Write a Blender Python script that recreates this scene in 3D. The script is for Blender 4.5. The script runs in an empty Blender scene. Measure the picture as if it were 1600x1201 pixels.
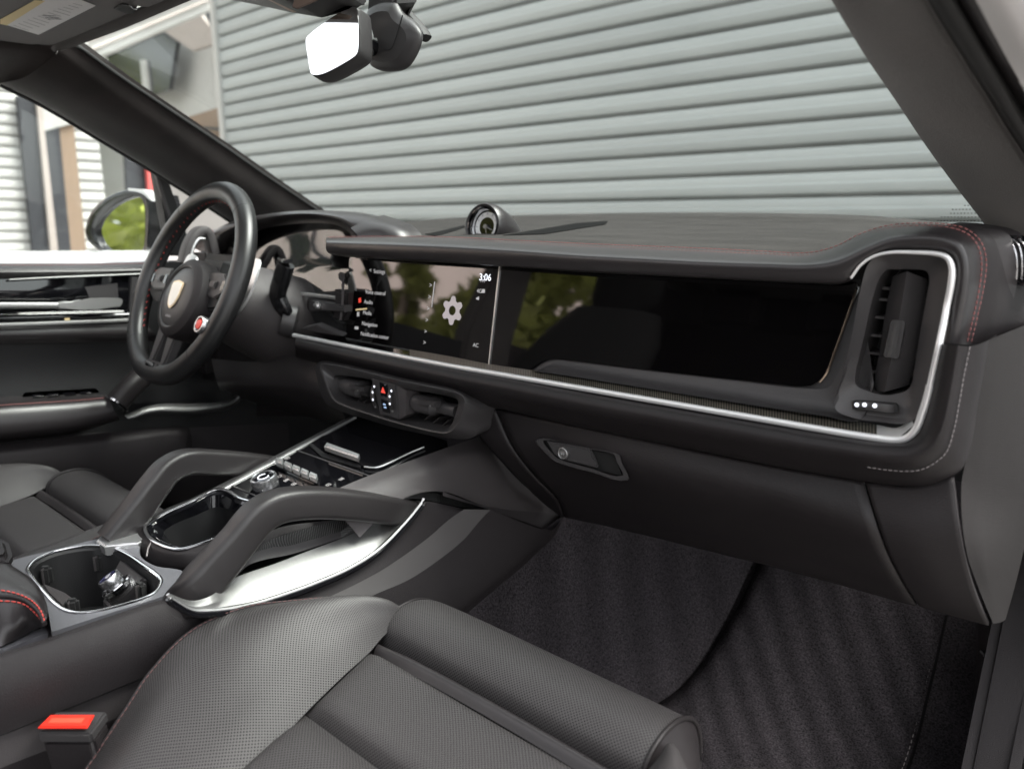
import bpy, bmesh, math, random
from mathutils import Vector, Matrix
random.seed(7)
R = math.radians
S = bpy.context.scene
COL = S.collection

# ------------------------------------------------------------------ camera, sky, sun, exposure
CAM = Vector((.786, -.71, .75)); FOC = 1150.0; PITCH = R(12.45); YAW = R(40.8)
cd = bpy.data.cameras.new('camera'); co = bpy.data.objects.new('camera', cd); COL.objects.link(co)
co.location = CAM; co.rotation_euler = (R(90) - PITCH, 0, YAW)
cd.sensor_width = 36; cd.lens = FOC / 1600 * 36; cd.clip_start = .01; cd.clip_end = 500
cd.dof.use_dof = True; cd.dof.focus_distance = .82; cd.dof.aperture_fstop = 4.8
S.camera = co
w = bpy.data.worlds.new('World'); S.world = w; w.use_nodes = True
wn = w.node_tree.nodes; wl = w.node_tree.links
sky = wn.new('ShaderNodeTexSky'); sky.sky_type = 'NISHITA'; sky.sun_disc = False
SUN_EL, SUN_AZ = 60, 46          # azimuth clockwise from +Y
sky.sun_elevation = R(SUN_EL); sky.sun_rotation = R(SUN_AZ); sky.dust_density = 4; sky.air_density = 1.0
hs = wn.new('ShaderNodeHueSaturation'); hs.inputs['Saturation'].default_value = .10
wl.new(sky.outputs[0], hs.inputs['Color']); wl.new(hs.outputs[0], wn['Background'].inputs[0])
wn['Background'].inputs[1].default_value = .15
sd = bpy.data.lights.new('sun', 'SUN'); so = bpy.data.objects.new('sun', sd); COL.objects.link(so)
sd.energy = 1.5; sd.angle = R(30); sd.color = (1, .95, .88)
so.rotation_euler = (R(90 - SUN_EL), 0, R(180 - SUN_AZ))
S.view_settings.view_transform = 'Standard'; S.view_settings.look = 'None'
S.view_settings.exposure = 2.15; S.view_settings.gamma = 1
S.cycles.max_bounces = 10; S.cycles.transparent_max_bounces = 16

# ------------------------------------------------------------------ photograph pixel -> point on a real plane of the car
_fw = Vector((-math.sin(YAW)*math.cos(PITCH), math.cos(YAW)*math.cos(PITCH), -math.sin(PITCH)))
_rt = Vector((math.cos(YAW), math.sin(YAW), 0)); _up = _rt.cross(_fw)
def ray(px, py): return _rt*(px-800) + _up*(600.5-py) + _fw*FOC
def onp(px, py, p0, n):
    d = ray(px, py); n = Vector(n); t = (Vector(p0)-CAM).dot(n)/d.dot(n); return CAM + d*t
def PX(px, py, x): return onp(px, py, (x, 0, 0), (1, 0, 0))
def PY(px, py, y): return onp(px, py, (0, y, 0), (0, 1, 0))
def PZ(px, py, z): return onp(px, py, (0, 0, z), (0, 0, 1))
SN = Vector((0, -.988, .154)).normalized(); SP = Vector((0, 0, .69))          # dash screen plane
def PS(px, py, off=0): return onp(px, py, SP + SN*off, SN)
KN = Vector((0, -.222, .975)).normalized(); KP = Vector((0, -.035, .4535))    # sloping console deck
def PK(px, py, off=0): return onp(px, py, KP + KN*off, KN)
def LY(l, y=None): return [PY(p[0], p[1], p[2] if len(p) > 2 else y) for p in l]
def LX(l, x=None): return [PX(p[0], p[1], p[2] if len(p) > 2 else x) for p in l]
def LZ(l, z=None): return [PZ(p[0], p[1], p[2] if len(p) > 2 else z) for p in l]
def LS(l, off=0): return [PS(p[0], p[1], off) for p in l]
def LK(l, off=0): return [PK(p[0], p[1], off) for p in l]

# ------------------------------------------------------------------ curve and mesh helpers
def cr(p, t, closed=False):
    n = len(p)
    if n == 1: return Vector(p[0])
    if closed: i = int(math.floor(t)) % n; f = t-math.floor(t); g = lambda k: Vector(p[k % n])
    else:
        t = max(0, min(n-1, t)); i = min(int(t), n-2); f = t-i
        def g(k):
            if k < 0: return Vector(p[0])*2-Vector(p[1])
            if k > n-1: return Vector(p[n-1])*2-Vector(p[n-2])
            return Vector(p[k])
    a, b, c, d = g(i-1), g(i), g(i+1), g(i+2)
    # centripetal-ish: limit tangents so that uneven spacing does not overshoot
    l = (c-b).length
    def tan(u, v, s):
        d1 = (v-u); L = d1.length
        return d1*0 if L < 1e-9 else d1/L*l*1.0
    m1 = tan(a, c, 1); m2 = tan(b, d, 1)
    f2, f3 = f*f, f*f*f
    return b*(2*f3-3*f2+1) + m1*(f3-2*f2+f) + c*(-2*f3+3*f2) + m2*(f3-f2)
def smooth(p, per=6, closed=False):
    n = len(p); m = n*per if closed else (n-1)*per
    return [cr(p, i/per, closed) for i in range(m if closed else m+1)]
def even(p, n, closed=False):
    q = list(p) + ([p[0]] if closed else []); L = [0]
    for a, b in zip(q, q[1:]): L.append(L[-1]+(b-a).length)
    out = []; k = 0; m = n if closed else n-1
    for i in range(n):
        s = L[-1]*i/m
        while k < len(L)-2 and L[k+1] < s: k += 1
        f = (s-L[k])/max(1e-9, L[k+1]-L[k]); out.append(q[k].lerp(q[k+1], min(1, f)))
    return out
def off_of(parent):
    v = Vector((0, 0, 0))
    while parent is not None: v += parent.location; parent = parent.parent
    return v
def thing(name, label, cat, loc=(0, 0, 0), group=None):
    o = bpy.data.objects.new(name, None); COL.objects.link(o); o.location = loc; o.empty_display_size = .05
    o['label'] = label; o['category'] = cat
    if group: o['group'] = group
    return o
def tag(o, label=None, cat=None, group=None, kind=None):
    if label: o['label'] = label
    if cat: o['category'] = cat
    if group: o['group'] = group
    if kind: o['kind'] = kind
    return o
def link(name, me, mat, parent=None, sm=True, angle=40):
    if mat is not None: me.materials.append(mat)
    if sm:
        for p in me.polygons: p.use_smooth = True
        if angle: 
            try: me.set_sharp_from_angle(angle=R(angle))
            except Exception: pass
    o = bpy.data.objects.new(name, me); COL.objects.link(o)
    if parent is not None: o.parent = parent
    return o
def frombm(name, bm, mat, parent=None, sm=True, angle=40, norm=True):
    if norm: bmesh.ops.recalc_face_normals(bm, faces=bm.faces)
    v = off_of(parent)
    if v.length > 0: bmesh.ops.translate(bm, verts=bm.verts, vec=-v)
    me = bpy.data.meshes.new(name); bm.to_mesh(me); bm.free()
    return link(name, me, mat, parent, sm, angle)
def addgrid(bm, rows, cu=False, cv=False, uvs=None):
    uvl = bm.loops.layers.uv.verify()
    V = [[bm.verts.new(p) for p in r] for r in rows]; nr, nc = len(rows), len(rows[0])
    # metric uv
    us = [[0]*(nc+1) for _ in range(nr)]; vs = [[0]*nc for _ in range(nr+1)]
    for i in range(nr):
        for j in range(nc): us[i][j+1] = us[i][j] + (Vector(rows[i][(j+1) % nc])-Vector(rows[i][j])).length
    for j in range(nc):
        for i in range(nr): vs[i+1][j] = vs[i][j] + (Vector(rows[(i+1) % nr][j])-Vector(rows[i][j])).length
    mid = us[nr//2]
    for i in range(nr if cv else nr-1):
        for j in range(nc if cu else nc-1):
            i2, j2 = (i+1) % nr, (j+1) % nc
            try: f = bm.faces.new((V[i][j], V[i][j2], V[i2][j2], V[i2][j]))
            except ValueError: continue
            c = nc//2
            q = [(mid[j], vs[i][c]), (mid[j+1], vs[i][c]), (mid[j+1], vs[i+1][c]), (mid[j], vs[i+1][c])]
            if uvs: q = [uvs[a][b] for a, b in ((i, j), (i, j2), (i2, j2), (i2, j))]
            for lp, t in zip(f.loops, q): lp[uvl].uv = t
    return V
def grid(name, rows, mat, parent=None, cu=False, cv=False, thick=0, caps=False, angle=40, uvs=None):
    bm = bmesh.new(); V = addgrid(bm, rows, cu, cv, uvs)
    if caps:
        for r in (V[0], V[-1]):
            try: bm.faces.new(r)
            except ValueError: pass
    o = frombm(name, bm, mat, parent, angle=angle)
    if thick:
        m = o.modifiers.new('solid', 'SOLIDIFY'); m.thickness = thick; m.offset = 0
    return o
def loftrows(curves, nu=8, nv=6, closed=False, lin=False):
    C = [smooth(c, nu, closed) for c in curves]; n = len(C[0]); rows = []
    m = (len(C)-1)*nv
    for i in range(m+1):
        t = i/nv; row = []
        for j in range(n):
            p = [c[j] for c in C]
            if lin: k = min(int(t), len(C)-2); row.append(p[k].lerp(p[k+1], t-k))
            else: row.append(cr(p, t))
        rows.append(row)
    return rows
def loft(name, curves, mat, parent=None, nu=8, nv=6, closed=False, lin=False, thick=0, angle=40):
    return grid(name, loftrows(curves, nu, nv, closed, lin), mat, parent, cu=closed, thick=thick, angle=angle)
def frames(path, upv=(0, 0, 1), closed=False):
    n = len(path); out = []; prev = None
    for i in range(n):
        if closed: t = path[(i+1) % n]-path[i-1]
        else: t = path[min(n-1, i+1)]-path[max(0, i-1)]
        t = t.normalized(); u = Vector(upv)
        b = t.cross(u)
        if b.length < 1e-4: b = prev if prev else t.orthogonal()
        b = b.normalized(); nrm = b.cross(t).normalized(); prev = b
        out.append((t, b, nrm))
    return out
def sweeprows(path, prof, upv=(0, 0, 1), closed=False, scale=None):
    rows = []
    for i, (p, (t, b, n)) in enumerate(zip(path, frames(path, upv, closed))):
        s = scale[i] if scale else 1
        rows.append([p + b*(x*s) + n*(y*s) for x, y in prof])
    return rows
def circ(r, n=12, ry=None): return [(r*math.cos(2*math.pi*k/n), (ry or r)*math.sin(2*math.pi*k/n)) for k in range(n)]
def rrect(w, h, r, n=4):
    out = []
    for cx, cy, a0 in ((w/2-r, h/2-r, 0), (-w/2+r, h/2-r, 90), (-w/2+r, -h/2+r, 180), (w/2-r, -h/2+r, 270)):
        for k in range(n+1): a = R(a0+90*k/n); out.append((cx+r*math.cos(a), cy+r*math.sin(a)))
    return out
def sweep(name, path, prof, mat, parent=None, upv=(0, 0, 1), closed=False, scale=None, caps=True, angle=40):
    return grid(name, sweeprows(path, prof, upv, closed, scale), mat, parent, cu=True, cv=closed, caps=caps and not closed, angle=angle)
def tube(name, path, r, mat, parent=None, n=10, closed=False, scale=None): return sweep(name, path, circ(r, n), mat, parent, closed=closed, scale=scale, angle=60)
def addprism(bm, outline, vec, bev=0, seg=2):
    v1 = [bm.verts.new(p) for p in outline]; v2 = [bm.verts.new(Vector(p)+Vector(vec)) for p in outline]
    n = len(outline); fs = [bm.faces.new(v1), bm.faces.new(v2[::-1])]
    for i in range(n): fs.append(bm.faces.new((v1[i], v1[(i+1) % n], v2[(i+1) % n], v2[i])))
    if bev:
        es = set(e for f in fs[:2] for e in f.edges)
        bmesh.ops.bevel(bm, geom=list(es), offset=bev, segments=seg, affect='EDGES', clamp_overlap=True)
def prism(name, outline, vec, mat, parent=None, bev=0, seg=2, angle=35):
    bm = bmesh.new(); addprism(bm, [Vector(p) for p in outline], vec, bev, seg); return frombm(name, bm, mat, parent, angle=angle)
def addbox(bm, c, s, bev=0, M=None, seg=2):
    r = bmesh.ops.create_cube(bm, size=1); vs = r['verts']
    bmesh.ops.scale(bm, verts=vs, vec=s)
    if bev:
        es = list({e for v in vs for e in v.link_edges})
        q = bmesh.ops.bevel(bm, geom=es, offset=bev, segments=seg, affect='EDGES', clamp_overlap=True); vs = list({v for f in q['faces'] for v in f.verts} | {v for v in vs if v.is_valid})
        seen = set(vs); st = list(vs)
        while st:
            for e in st.pop().link_edges:
                for v in e.verts:
                    if v not in seen: seen.add(v); st.append(v)
        vs = list(seen)
    if M is not None: bmesh.ops.transform(bm, matrix=M, verts=vs)
    bmesh.ops.translate(bm, verts=vs, vec=c)
def box(name, c, s, mat, parent=None, bev=0, M=None, seg=2):
    bm = bmesh.new(); addbox(bm, Vector(c), s, bev, M, seg); return frombm(name, bm, mat, parent)
def basis(x, y, z): return Matrix((x, y, z)).transposed().to_4x4()
def lathe(name, prof, c, axis, mat, parent=None, n=28, angle=35):
    axis = Vector(axis).normalized(); u = axis.orthogonal().normalized(); v = axis.cross(u)
    rows = [[Vector(c)+axis*h+(u*math.cos(2*math.pi*k/n)+v*math.sin(2*math.pi*k/n))*max(r, 1e-5) for k in range(n)] for r, h in prof]
    return grid(name, rows, mat, parent, cu=True, angle=angle)
def ring(name, loops, mat, parent=None, per=5, nv=1, angle=30, lin=True): return loft(name, loops, mat, parent, nu=per, nv=nv, closed=True, lin=lin, angle=angle)
def stitches(name, path, mat, parent, ln=.0034, gap=.0010, r=.0005, zig=0):
    bm = bmesh.new(); L = sum((b-a).length for a, b in zip(path, path[1:])); n = max(2, int(L/(ln+gap)))
    q = even(path, n*4+1); fr = frames(q)
    for k in range(n):
        a, b = q[k*4], q[k*4+3]; t = (b-a).normalized(); s = fr[k*4][1]; nn = fr[k*4][2]
        if zig: b = b+s*zig*(1 if k % 2 else -1)
        prev = None
        for f, rr in ((0, .45), (.2, 1), (.8, 1), (1, .45)):
            c = a.lerp(b, f); cur = [bm.verts.new(c+(s*math.cos(x)+nn*math.sin(x))*r*rr) for x in (0, 1.047, 2.094, 3.1416, 4.189, 5.236)]
            if prev:
                for j in range(6): bm.faces.new((prev[j], prev[(j+1) % 6], cur[(j+1) % 6], cur[j]))
            else: bm.faces.new(cur)
            prev = cur
        bm.faces.new(prev)
    o = frombm(name, bm, mat, parent); o['kind'] = 'stuff'; return o
def text(name, s, p, ux, uy, size, mat, parent, lift=0, align='LEFT'):
    cu = bpy.data.curves.new(name, 'FONT'); cu.body = s; cu.size = size; cu.align_x = align; cu.align_y = 'CENTER'; cu.extrude = .0001
    t = bpy.data.objects.new(name, cu); COL.objects.link(t); dg = bpy.context.evaluated_depsgraph_get(); dg.update()
    me = bpy.data.meshes.new_from_object(t.evaluated_get(dg)); bpy.data.objects.remove(t)
    ux = Vector(ux).normalized(); uy = Vector(uy); uy = (uy-ux*uy.dot(ux)).normalized(); uz = ux.cross(uy); po = off_of(parent)
    for v in me.vertices: v.co = Vector(p)+ux*v.co.x+uy*v.co.y+uz*(v.co.z+lift)-po
    me.materials.clear(); return link(name, me, mat, parent, sm=False)

# ------------------------------------------------------------------ procedural materials
def mat(name, col, rough=.5, metal=0, spec=.5, bump=0, bscale=400, var=0, vscale=8, coat=0, sheen=0, emit=None, es=1, stretch=None, detail=3):
    m = bpy.data.materials.new(name); m.use_nodes = True; N = m.node_tree.nodes; L = m.node_tree.links; b = N['Principled BSDF']
    b.inputs['Base Color'].default_value = (*col, 1); b.inputs['Roughness'].default_value = rough; b.inputs['Metallic'].default_value = metal
    b.inputs['Specular IOR Level'].default_value = spec; b.inputs['Coat Weight'].default_value = coat; b.inputs['Coat Roughness'].default_value = .03
    if sheen: b.inputs['Sheen Weight'].default_value = sheen; b.inputs['Sheen Roughness'].default_value = .45
    if emit: b.inputs['Emission Color'].default_value = (*emit, 1); b.inputs['Emission Strength'].default_value = es
    tc = N.new('ShaderNodeTexCoord'); vec = tc.outputs['Object']
    if stretch:
        mp = N.new('ShaderNodeMapping'); mp.inputs['Scale'].default_value = stretch; L.new(vec, mp.inputs[0]); vec = mp.outputs[0]
    if bump:
        n = N.new('ShaderNodeTexNoise'); n.inputs['Scale'].default_value = bscale; n.inputs['Detail'].default_value = detail; L.new(vec, n.inputs['Vector'])
        bp = N.new('ShaderNodeBump'); bp.inputs['Strength'].default_value = bump; bp.inputs['Distance'].default_value = .001
        L.new(n.outputs[0], bp.inputs['Height']); L.new(bp.outputs[0], b.inputs['Normal'])
    if var:
        n = N.new('ShaderNodeTexNoise'); n.inputs['Scale'].default_value = vscale; n.inputs['Detail'].default_value = 6; n.inputs['Roughness'].default_value = .65; L.new(vec, n.inputs['Vector'])
        mx = N.new('ShaderNodeMapRange'); mx.inputs['From Min'].default_value = .3; mx.inputs['From Max'].default_value = .7
        mx.inputs['To Min'].default_value = 1-var; mx.inputs['To Max'].default_value = 1+var; L.new(n.outputs[0], mx.inputs[0])
        vm = N.new('ShaderNodeVectorMath'); vm.operation = 'SCALE'; vm.inputs[0].default_value = col; L.new(mx.outputs[0], vm.inputs['Scale']); L.new(vm.outputs[0], b.inputs['Base Color'])
        mr = N.new('ShaderNodeMapRange'); mr.inputs['From Min'].default_value = .3; mr.inputs['From Max'].default_value = .7
        mr.inputs['To Min'].default_value = rough*(1-var*.4); mr.inputs['To Max'].default_value = min(1, rough*(1+var*.4)); L.new(n.outputs[0], mr.inputs[0]); L.new(mr.outputs[0], b.inputs['Roughness'])
    return m
LEATHER = mat('black_leather', (.0135, .0115, .0122), .48, spec=.3, bump=.3, bscale=900, var=.12, vscale=14)
LEATHER2 = mat('smooth_leather', (.0215, .019, .0198), .34, bump=.14, bscale=1100, var=.12, vscale=14)
WHEELL = mat('wheel_leather', (.011, .011, .0115), .37, bump=.1, bscale=1100, var=.1)
SUEDE = mat('dark_microsuede', (.0215, .0175, .0168), .9, spec=.15, bump=.7, bscale=900, var=.38, vscale=14, sheen=.3, stretch=(1, 1, 1))
DASHSUEDE = mat('dash_suede', (.037, .0345, .033), .9, spec=.12, bump=1, bscale=220, var=.42, vscale=9, stretch=(1, 7, 1))
PLASTIC = mat('grained_plastic', (.0175, .0150, .0160), .5, spec=.3, bump=.7, bscale=1300, var=.08)
PLASTICG = mat('grey_plastic', (.048, .043, .044), .48, bump=.6, bscale=1300, var=.08)
SATIN = mat('satin_dark_plastic', (.038, .036, .037), .42, bump=.25, bscale=1500)
DEEP = mat('deep_black_plastic', (.006, .006, .0066), .6, bump=.3, bscale=900)
GLOSS = mat('gloss_black', (.004, .004, .005), .05, spec=.5, coat=.3)
SCREEN = mat('screen_glass', (.0025, .0022, .0024), .03)
SCREEN.node_tree.nodes['Principled BSDF'].inputs['IOR'].default_value = 2.0
ALU = mat('brushed_aluminium', (.29, .29, .287), .5, metal=1, bump=.15, bscale=500, stretch=(1, 40, 40), var=.05)
SATINALU = mat('satin_aluminium', (.80, .80, .80), .40, metal=1)
CHROME = mat('chrome', (.75, .75, .77), .10, metal=1)
BRONZE = mat('bronze_edge', (.30, .24, .19), .3, metal=1)
REDTHREAD = mat('red_thread', (.26, .095, .09), .75)
REDVIV = mat('bright_red_thread', (.50, .06, .05), .6)
SILVER = mat('satin_silver_trim', (.80, .80, .80), .38, metal=.55)
ENDCAP = mat('end_cap_plastic', (.0135, .012, .012), .6, spec=.25, bump=.8, bscale=1200, var=.1)
DULLRED = mat('dull_red_thread', (.10, .04, .04), .7)
DECK = mat('deck_grey', (.105, .105, .115), .42, bump=.3, bscale=1300)
GREYTHREAD = mat('grey_thread', (.22, .20, .20), .6)
REDPL = mat('red_plastic', (.75, .035, .02), .35)
WHITEPAINT = mat('white_car_paint', (.78, .77, .77), .18, coat=.6)
LAMPW = mat('lit_white_mark', (.6, .6, .65), .5, emit=(.85, .9, 1), es=.32)
LAMPG = mat('lit_grey_mark', (.3, .3, .3), .5, emit=(.7, .68, .68), es=.10)
GEARG = mat('lit_gear_icon', (.3, .28, .28), .5, emit=(.5, .44, .45), es=.12)
LAMPD = mat('dim_print', (.35, .33, .33), .5)
LAMPR = mat('lit_red_mark', (.5, .05, .04), .5, emit=(1, .08, .05), es=.16)
LAMPY = mat('lit_amber_mark', (.5, .4, .2), .5, emit=(.9, .7, .4), es=.1)
LAMPB = mat('lit_blue_mark', (.2, .3, .5), .5, emit=(.5, .7, 1), es=.14)
MIRROR = mat('mirror_glass', (.88, .89, .9), .01, metal=1)
PAPER = mat('label_paper', (.72, .70, .70), .7)
PAPERY = mat('label_yellow', (.72, .58, .30), .7)
INK = mat('label_ink', (.25, .24, .26), .7)
HANDLEL = mat('handle_leather', (.017, .0152, .0158), .42, spec=.45, bump=.2, bscale=1000, var=.1)
SHADEBLK = mat('shade_black', (.004, .004, .004), .85, spec=.08)  # near-black colour stands in for shade on backrest and headrest; also grilles
DOORALU = mat('door_silver', (.40, .40, .395), .45, metal=.85)
BOW = mat('bow_strip_plastic', (.062, .058, .058), .45, bump=.4, bscale=1300)
VENTG = mat('vent_plastic', (.050, .047, .048), .42, bump=.2, bscale=1500)
KNOB = mat('dark_chrome', (.42, .42, .43), .22, metal=.9)
LEVER = mat('lever_black', (.010, .010, .011), .25)
LIPL = mat('lip_leather', (.022, .0195, .0203), .33, spec=.6, bump=.05, bscale=700, var=.03, vscale=14)
RUBBER = mat('rubber', (.015, .015, .015), .65)
def perforated():
    m = mat('perforated_leather', (.044, .041, .0415), .50, var=.08, vscale=12); N = m.node_tree.nodes; L = m.node_tree.links; b = N['Principled BSDF']
    tc = N.new('ShaderNodeTexCoord'); mp = N.new('ShaderNodeMapping'); p = .0024; mp.inputs['Scale'].default_value = (1/p, 1/p, 1); mp.inputs['Rotation'].default_value = (0, 0, R(45))
    L.new(tc.outputs['UV'], mp.inputs[0]); fr = N.new('ShaderNodeVectorMath'); fr.operation = 'FRACTION'; L.new(mp.outputs[0], fr.inputs[0])
    sb = N.new('ShaderNodeVectorMath'); sb.operation = 'SUBTRACT'; sb.inputs[1].default_value = (.5, .5, 0); L.new(fr.outputs[0], sb.inputs[0])
    ml = N.new('ShaderNodeVectorMath'); ml.operation = 'MULTIPLY'; ml.inputs[1].default_value = (1, 1, 0); L.new(sb.outputs[0], ml.inputs[0])
    ln = N.new('ShaderNodeVectorMath'); ln.operation = 'LENGTH'; L.new(ml.outputs[0], ln.inputs[0])
    mr = N.new('ShaderNodeMapRange'); mr.interpolation_type = 'SMOOTHSTEP'; mr.inputs['From Min'].default_value = .20; mr.inputs['From Max'].default_value = .33; L.new(ln.outputs['Value'], mr.inputs[0])
    src = b.inputs['Base Color'].links[0].from_socket
    mx = N.new('ShaderNodeMix'); mx.data_type = 'RGBA'; mx.inputs[6].default_value = (.008, .008, .008, 1); L.new(mr.outputs[0], mx.inputs[0]); L.new(src, mx.inputs[7]); L.new(mx.outputs[2], b.inputs['Base Color'])
    bp = N.new('ShaderNodeBump'); bp.inputs['Strength'].default_value = .2; bp.inputs['Distance'].default_value = .0004; L.new(mr.outputs[0], bp.inputs['Height']); L.new(bp.outputs[0], b.inputs['Normal'])
    sp = N.new('ShaderNodeMath'); sp.operation = 'MULTIPLY'; sp.inputs[1].default_value = .38; L.new(mr.outputs[0], sp.inputs[0]); L.new(sp.outputs[0], b.inputs['Specular IOR Level'])
    return m
PERF = perforated()
def weave(name, c1, c2, pitch, rot, rough=.35, bump=.6, metal=.3, cross=False):
    m = bpy.data.materials.new(name); m.use_nodes = True; N = m.node_tree.nodes; L = m.node_tree.links; b = N['Principled BSDF']
    tc = N.new('ShaderNodeTexCoord'); mp = N.new('ShaderNodeMapping'); mp.inputs['Rotation'].default_value = (0, 0, R(rot)); L.new(tc.outputs['UV'], mp.inputs[0])
    wv = N.new('ShaderNodeTexWave'); wv.wave_profile = 'SIN'; wv.inputs['Scale'].default_value = 1/pitch/3.1416; wv.inputs['Distortion'].default_value = 0; L.new(mp.outputs[0], wv.inputs[0])
    h = wv.outputs['Fac'] if 'Fac' in wv.outputs else wv.outputs[1]
    if cross:
        mp2 = N.new('ShaderNodeMapping'); mp2.inputs['Rotation'].default_value = (0, 0, R(rot+90)); L.new(tc.outputs['UV'], mp2.inputs[0])
        w2 = N.new('ShaderNodeTexWave'); w2.inputs['Scale'].default_value = 1/pitch/3.1416; L.new(mp2.outputs[0], w2.inputs[0])
        mm = N.new('ShaderNodeMath'); mm.operation = 'MULTIPLY'; L.new(h, mm.inputs[0]); L.new(w2.outputs[1], mm.inputs[1]); h = mm.outputs[0]
    mx = N.new('ShaderNodeMix'); mx.data_type = 'RGBA'; mx.inputs[6].default_value = (*c1, 1); mx.inputs[7].default_value = (*c2, 1); L.new(h, mx.inputs[0]); L.new(mx.outputs[2], b.inputs['Base Color'])
    bp = N.new('ShaderNodeBump'); bp.inputs['Strength'].default_value = bump; bp.inputs['Distance'].default_value = .0008; L.new(h, bp.inputs['Height']); L.new(bp.outputs[0], b.inputs['Normal'])
    b.inputs['Roughness'].default_value = rough; b.inputs['Metallic'].default_value = metal
    return m
RIBBED = weave('ribbed_dark_trim', (.004, .004, .004), (.34, .31, .25), .0027, 0, .3, metal=.6)
MESH = weave('dark_mesh', (.003, .003, .003), (.11, .11, .11), .0022, 45, .35, metal=.4, cross=True)
KNURL = weave('knurled', (.03, .03, .03), (.26, .25, .25), .0011, 45, .35, metal=.8, cross=True)
def carpet(name, c, pitch, rot, amt):
    m = mat(name, c, 1.0, spec=.03); N = m.node_tree.nodes; L = m.node_tree.links; b = N['Principled BSDF']
    tc = N.new('ShaderNodeTexCoord'); mp = N.new('ShaderNodeMapping'); mp.inputs['Rotation'].default_value = (0, 0, R(rot)); L.new(tc.outputs['Object'], mp.inputs[0])
    wv = N.new('ShaderNodeTexWave'); wv.inputs['Scale'].default_value = 1/pitch/3.1416; wv.inputs['Distortion'].default_value = 1.8; wv.inputs['Detail'].default_value = 3; wv.inputs['Detail Scale'].default_value = .8; L.new(mp.outputs[0], wv.inputs[0])  # brushed bands: shading of the pile direction painted into the base colour
    n = N.new('ShaderNodeTexNoise'); n.inputs['Scale'].default_value = 420; n.inputs['Detail'].default_value = 5; L.new(tc.outputs['Object'], n.inputs[0])
    n2 = N.new('ShaderNodeTexNoise'); n2.inputs['Scale'].default_value = 6; n2.inputs['Detail'].default_value = 4; L.new(tc.outputs['Object'], n2.inputs[0])
    a = N.new('ShaderNodeMath'); a.operation = 'MULTIPLY'; L.new(wv.outputs[1], a.inputs[0]); L.new(n2.outputs[0], a.inputs[1])
    a2 = N.new('ShaderNodeMath'); a2.operation = 'MULTIPLY_ADD'; a2.inputs[1].default_value = amt; a2.inputs[2].default_value = .62; L.new(a.outputs[0], a2.inputs[0])
    a3 = N.new('ShaderNodeMath'); a3.operation = 'MULTIPLY'; L.new(a2.outputs[0], a3.inputs[0]); r = N.new('ShaderNodeMapRange'); r.inputs['From Min'].default_value = .3; r.inputs['From Max'].default_value = .7; r.inputs['To Min'].default_value = .3; r.inputs['To Max'].default_value = 1.75; L.new(n.outputs[0], r.inputs[0]); L.new(r.outputs[0], a3.inputs[1])
    vm = N.new('ShaderNodeVectorMath'); vm.operation = 'SCALE'; vm.inputs[0].default_value = c; L.new(a3.outputs[0], vm.inputs['Scale']); L.new(vm.outputs[0], b.inputs['Base Color'])
    bp = N.new('ShaderNodeBump'); bp.inputs['Strength'].default_value = 1; bp.inputs['Distance'].default_value = .002; L.new(n.outputs[0], bp.inputs['Height']); L.new(bp.outputs[0], b.inputs['Normal'])
    return m
CARPET = carpet('carpet_pile', (.044, .0395, .043), .085, -52, .4)
MATC = carpet('mat_pile', (.036, .0325, .0355), .042, -40, .75)
def glass(name, tint, rough=0, ior=1.45, veil=.012):
    m = bpy.data.materials.new(name); m.use_nodes = True; N = m.node_tree.nodes; L = m.node_tree.links; N.remove(N['Principled BSDF'])
    t = N.new('ShaderNodeBsdfTransparent'); t.inputs[0].default_value = (*tint, 1); g = N.new('ShaderNodeBsdfGlossy'); g.inputs['Roughness'].default_value = rough
    lw = N.new('ShaderNodeLayerWeight'); lw.inputs[0].default_value = .5; pw = N.new('ShaderNodeMath'); pw.operation = 'POWER'; pw.inputs[1].default_value = 5; L.new(lw.outputs['Facing'], pw.inputs[0]); f = N.new('ShaderNodeMath'); f.operation = 'MULTIPLY_ADD'; f.inputs[1].default_value = .9; f.inputs[2].default_value = ((ior-1)/(ior+1))**2*1.6; L.new(pw.outputs[0], f.inputs[0]); mx = N.new('ShaderNodeMixShader'); L.new(f.outputs[0], mx.inputs[0]); L.new(t.outputs[0], mx.inputs[1]); L.new(g.outputs[0], mx.inputs[2])
    
    # streaked translucent layer, put in to imitate haze and faint reflections
    df = N.new('ShaderNodeBsdfTranslucent'); df.inputs[0].default_value = (.8, .82, .8, 1); tc = N.new('ShaderNodeTexCoord'); mp = N.new('ShaderNodeMapping'); mp.inputs['Scale'].default_value = (2, 9, 2); mp.inputs['Rotation'].default_value = (0, 0, .5); L.new(tc.outputs['Object'], mp.inputs[0])
    n = N.new('ShaderNodeTexNoise'); n.inputs['Scale'].default_value = 2.2; n.inputs['Detail'].default_value = 7; L.new(mp.outputs[0], n.inputs[0]); mr = N.new('ShaderNodeMapRange'); mr.inputs['From Min'].default_value = .35; mr.inputs['From Max'].default_value = .7; mr.inputs['To Min'].default_value = veil*.4; mr.inputs['To Max'].default_value = veil; L.new(n.outputs[0], mr.inputs[0])
    m2 = N.new('ShaderNodeMixShader'); L.new(mr.outputs[0], m2.inputs[0]); L.new(mx.outputs[0], m2.inputs[1]); L.new(df.outputs[0], m2.inputs[2]); L.new(m2.outputs[0], N['Material Output'].inputs[0]); return m
GLASS = glass('windscreen_glass', (.86, .92, .90)); SIDEGLASS = glass('side_glass', (.9, .93, .92), ior=1.3, veil=.02)
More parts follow.
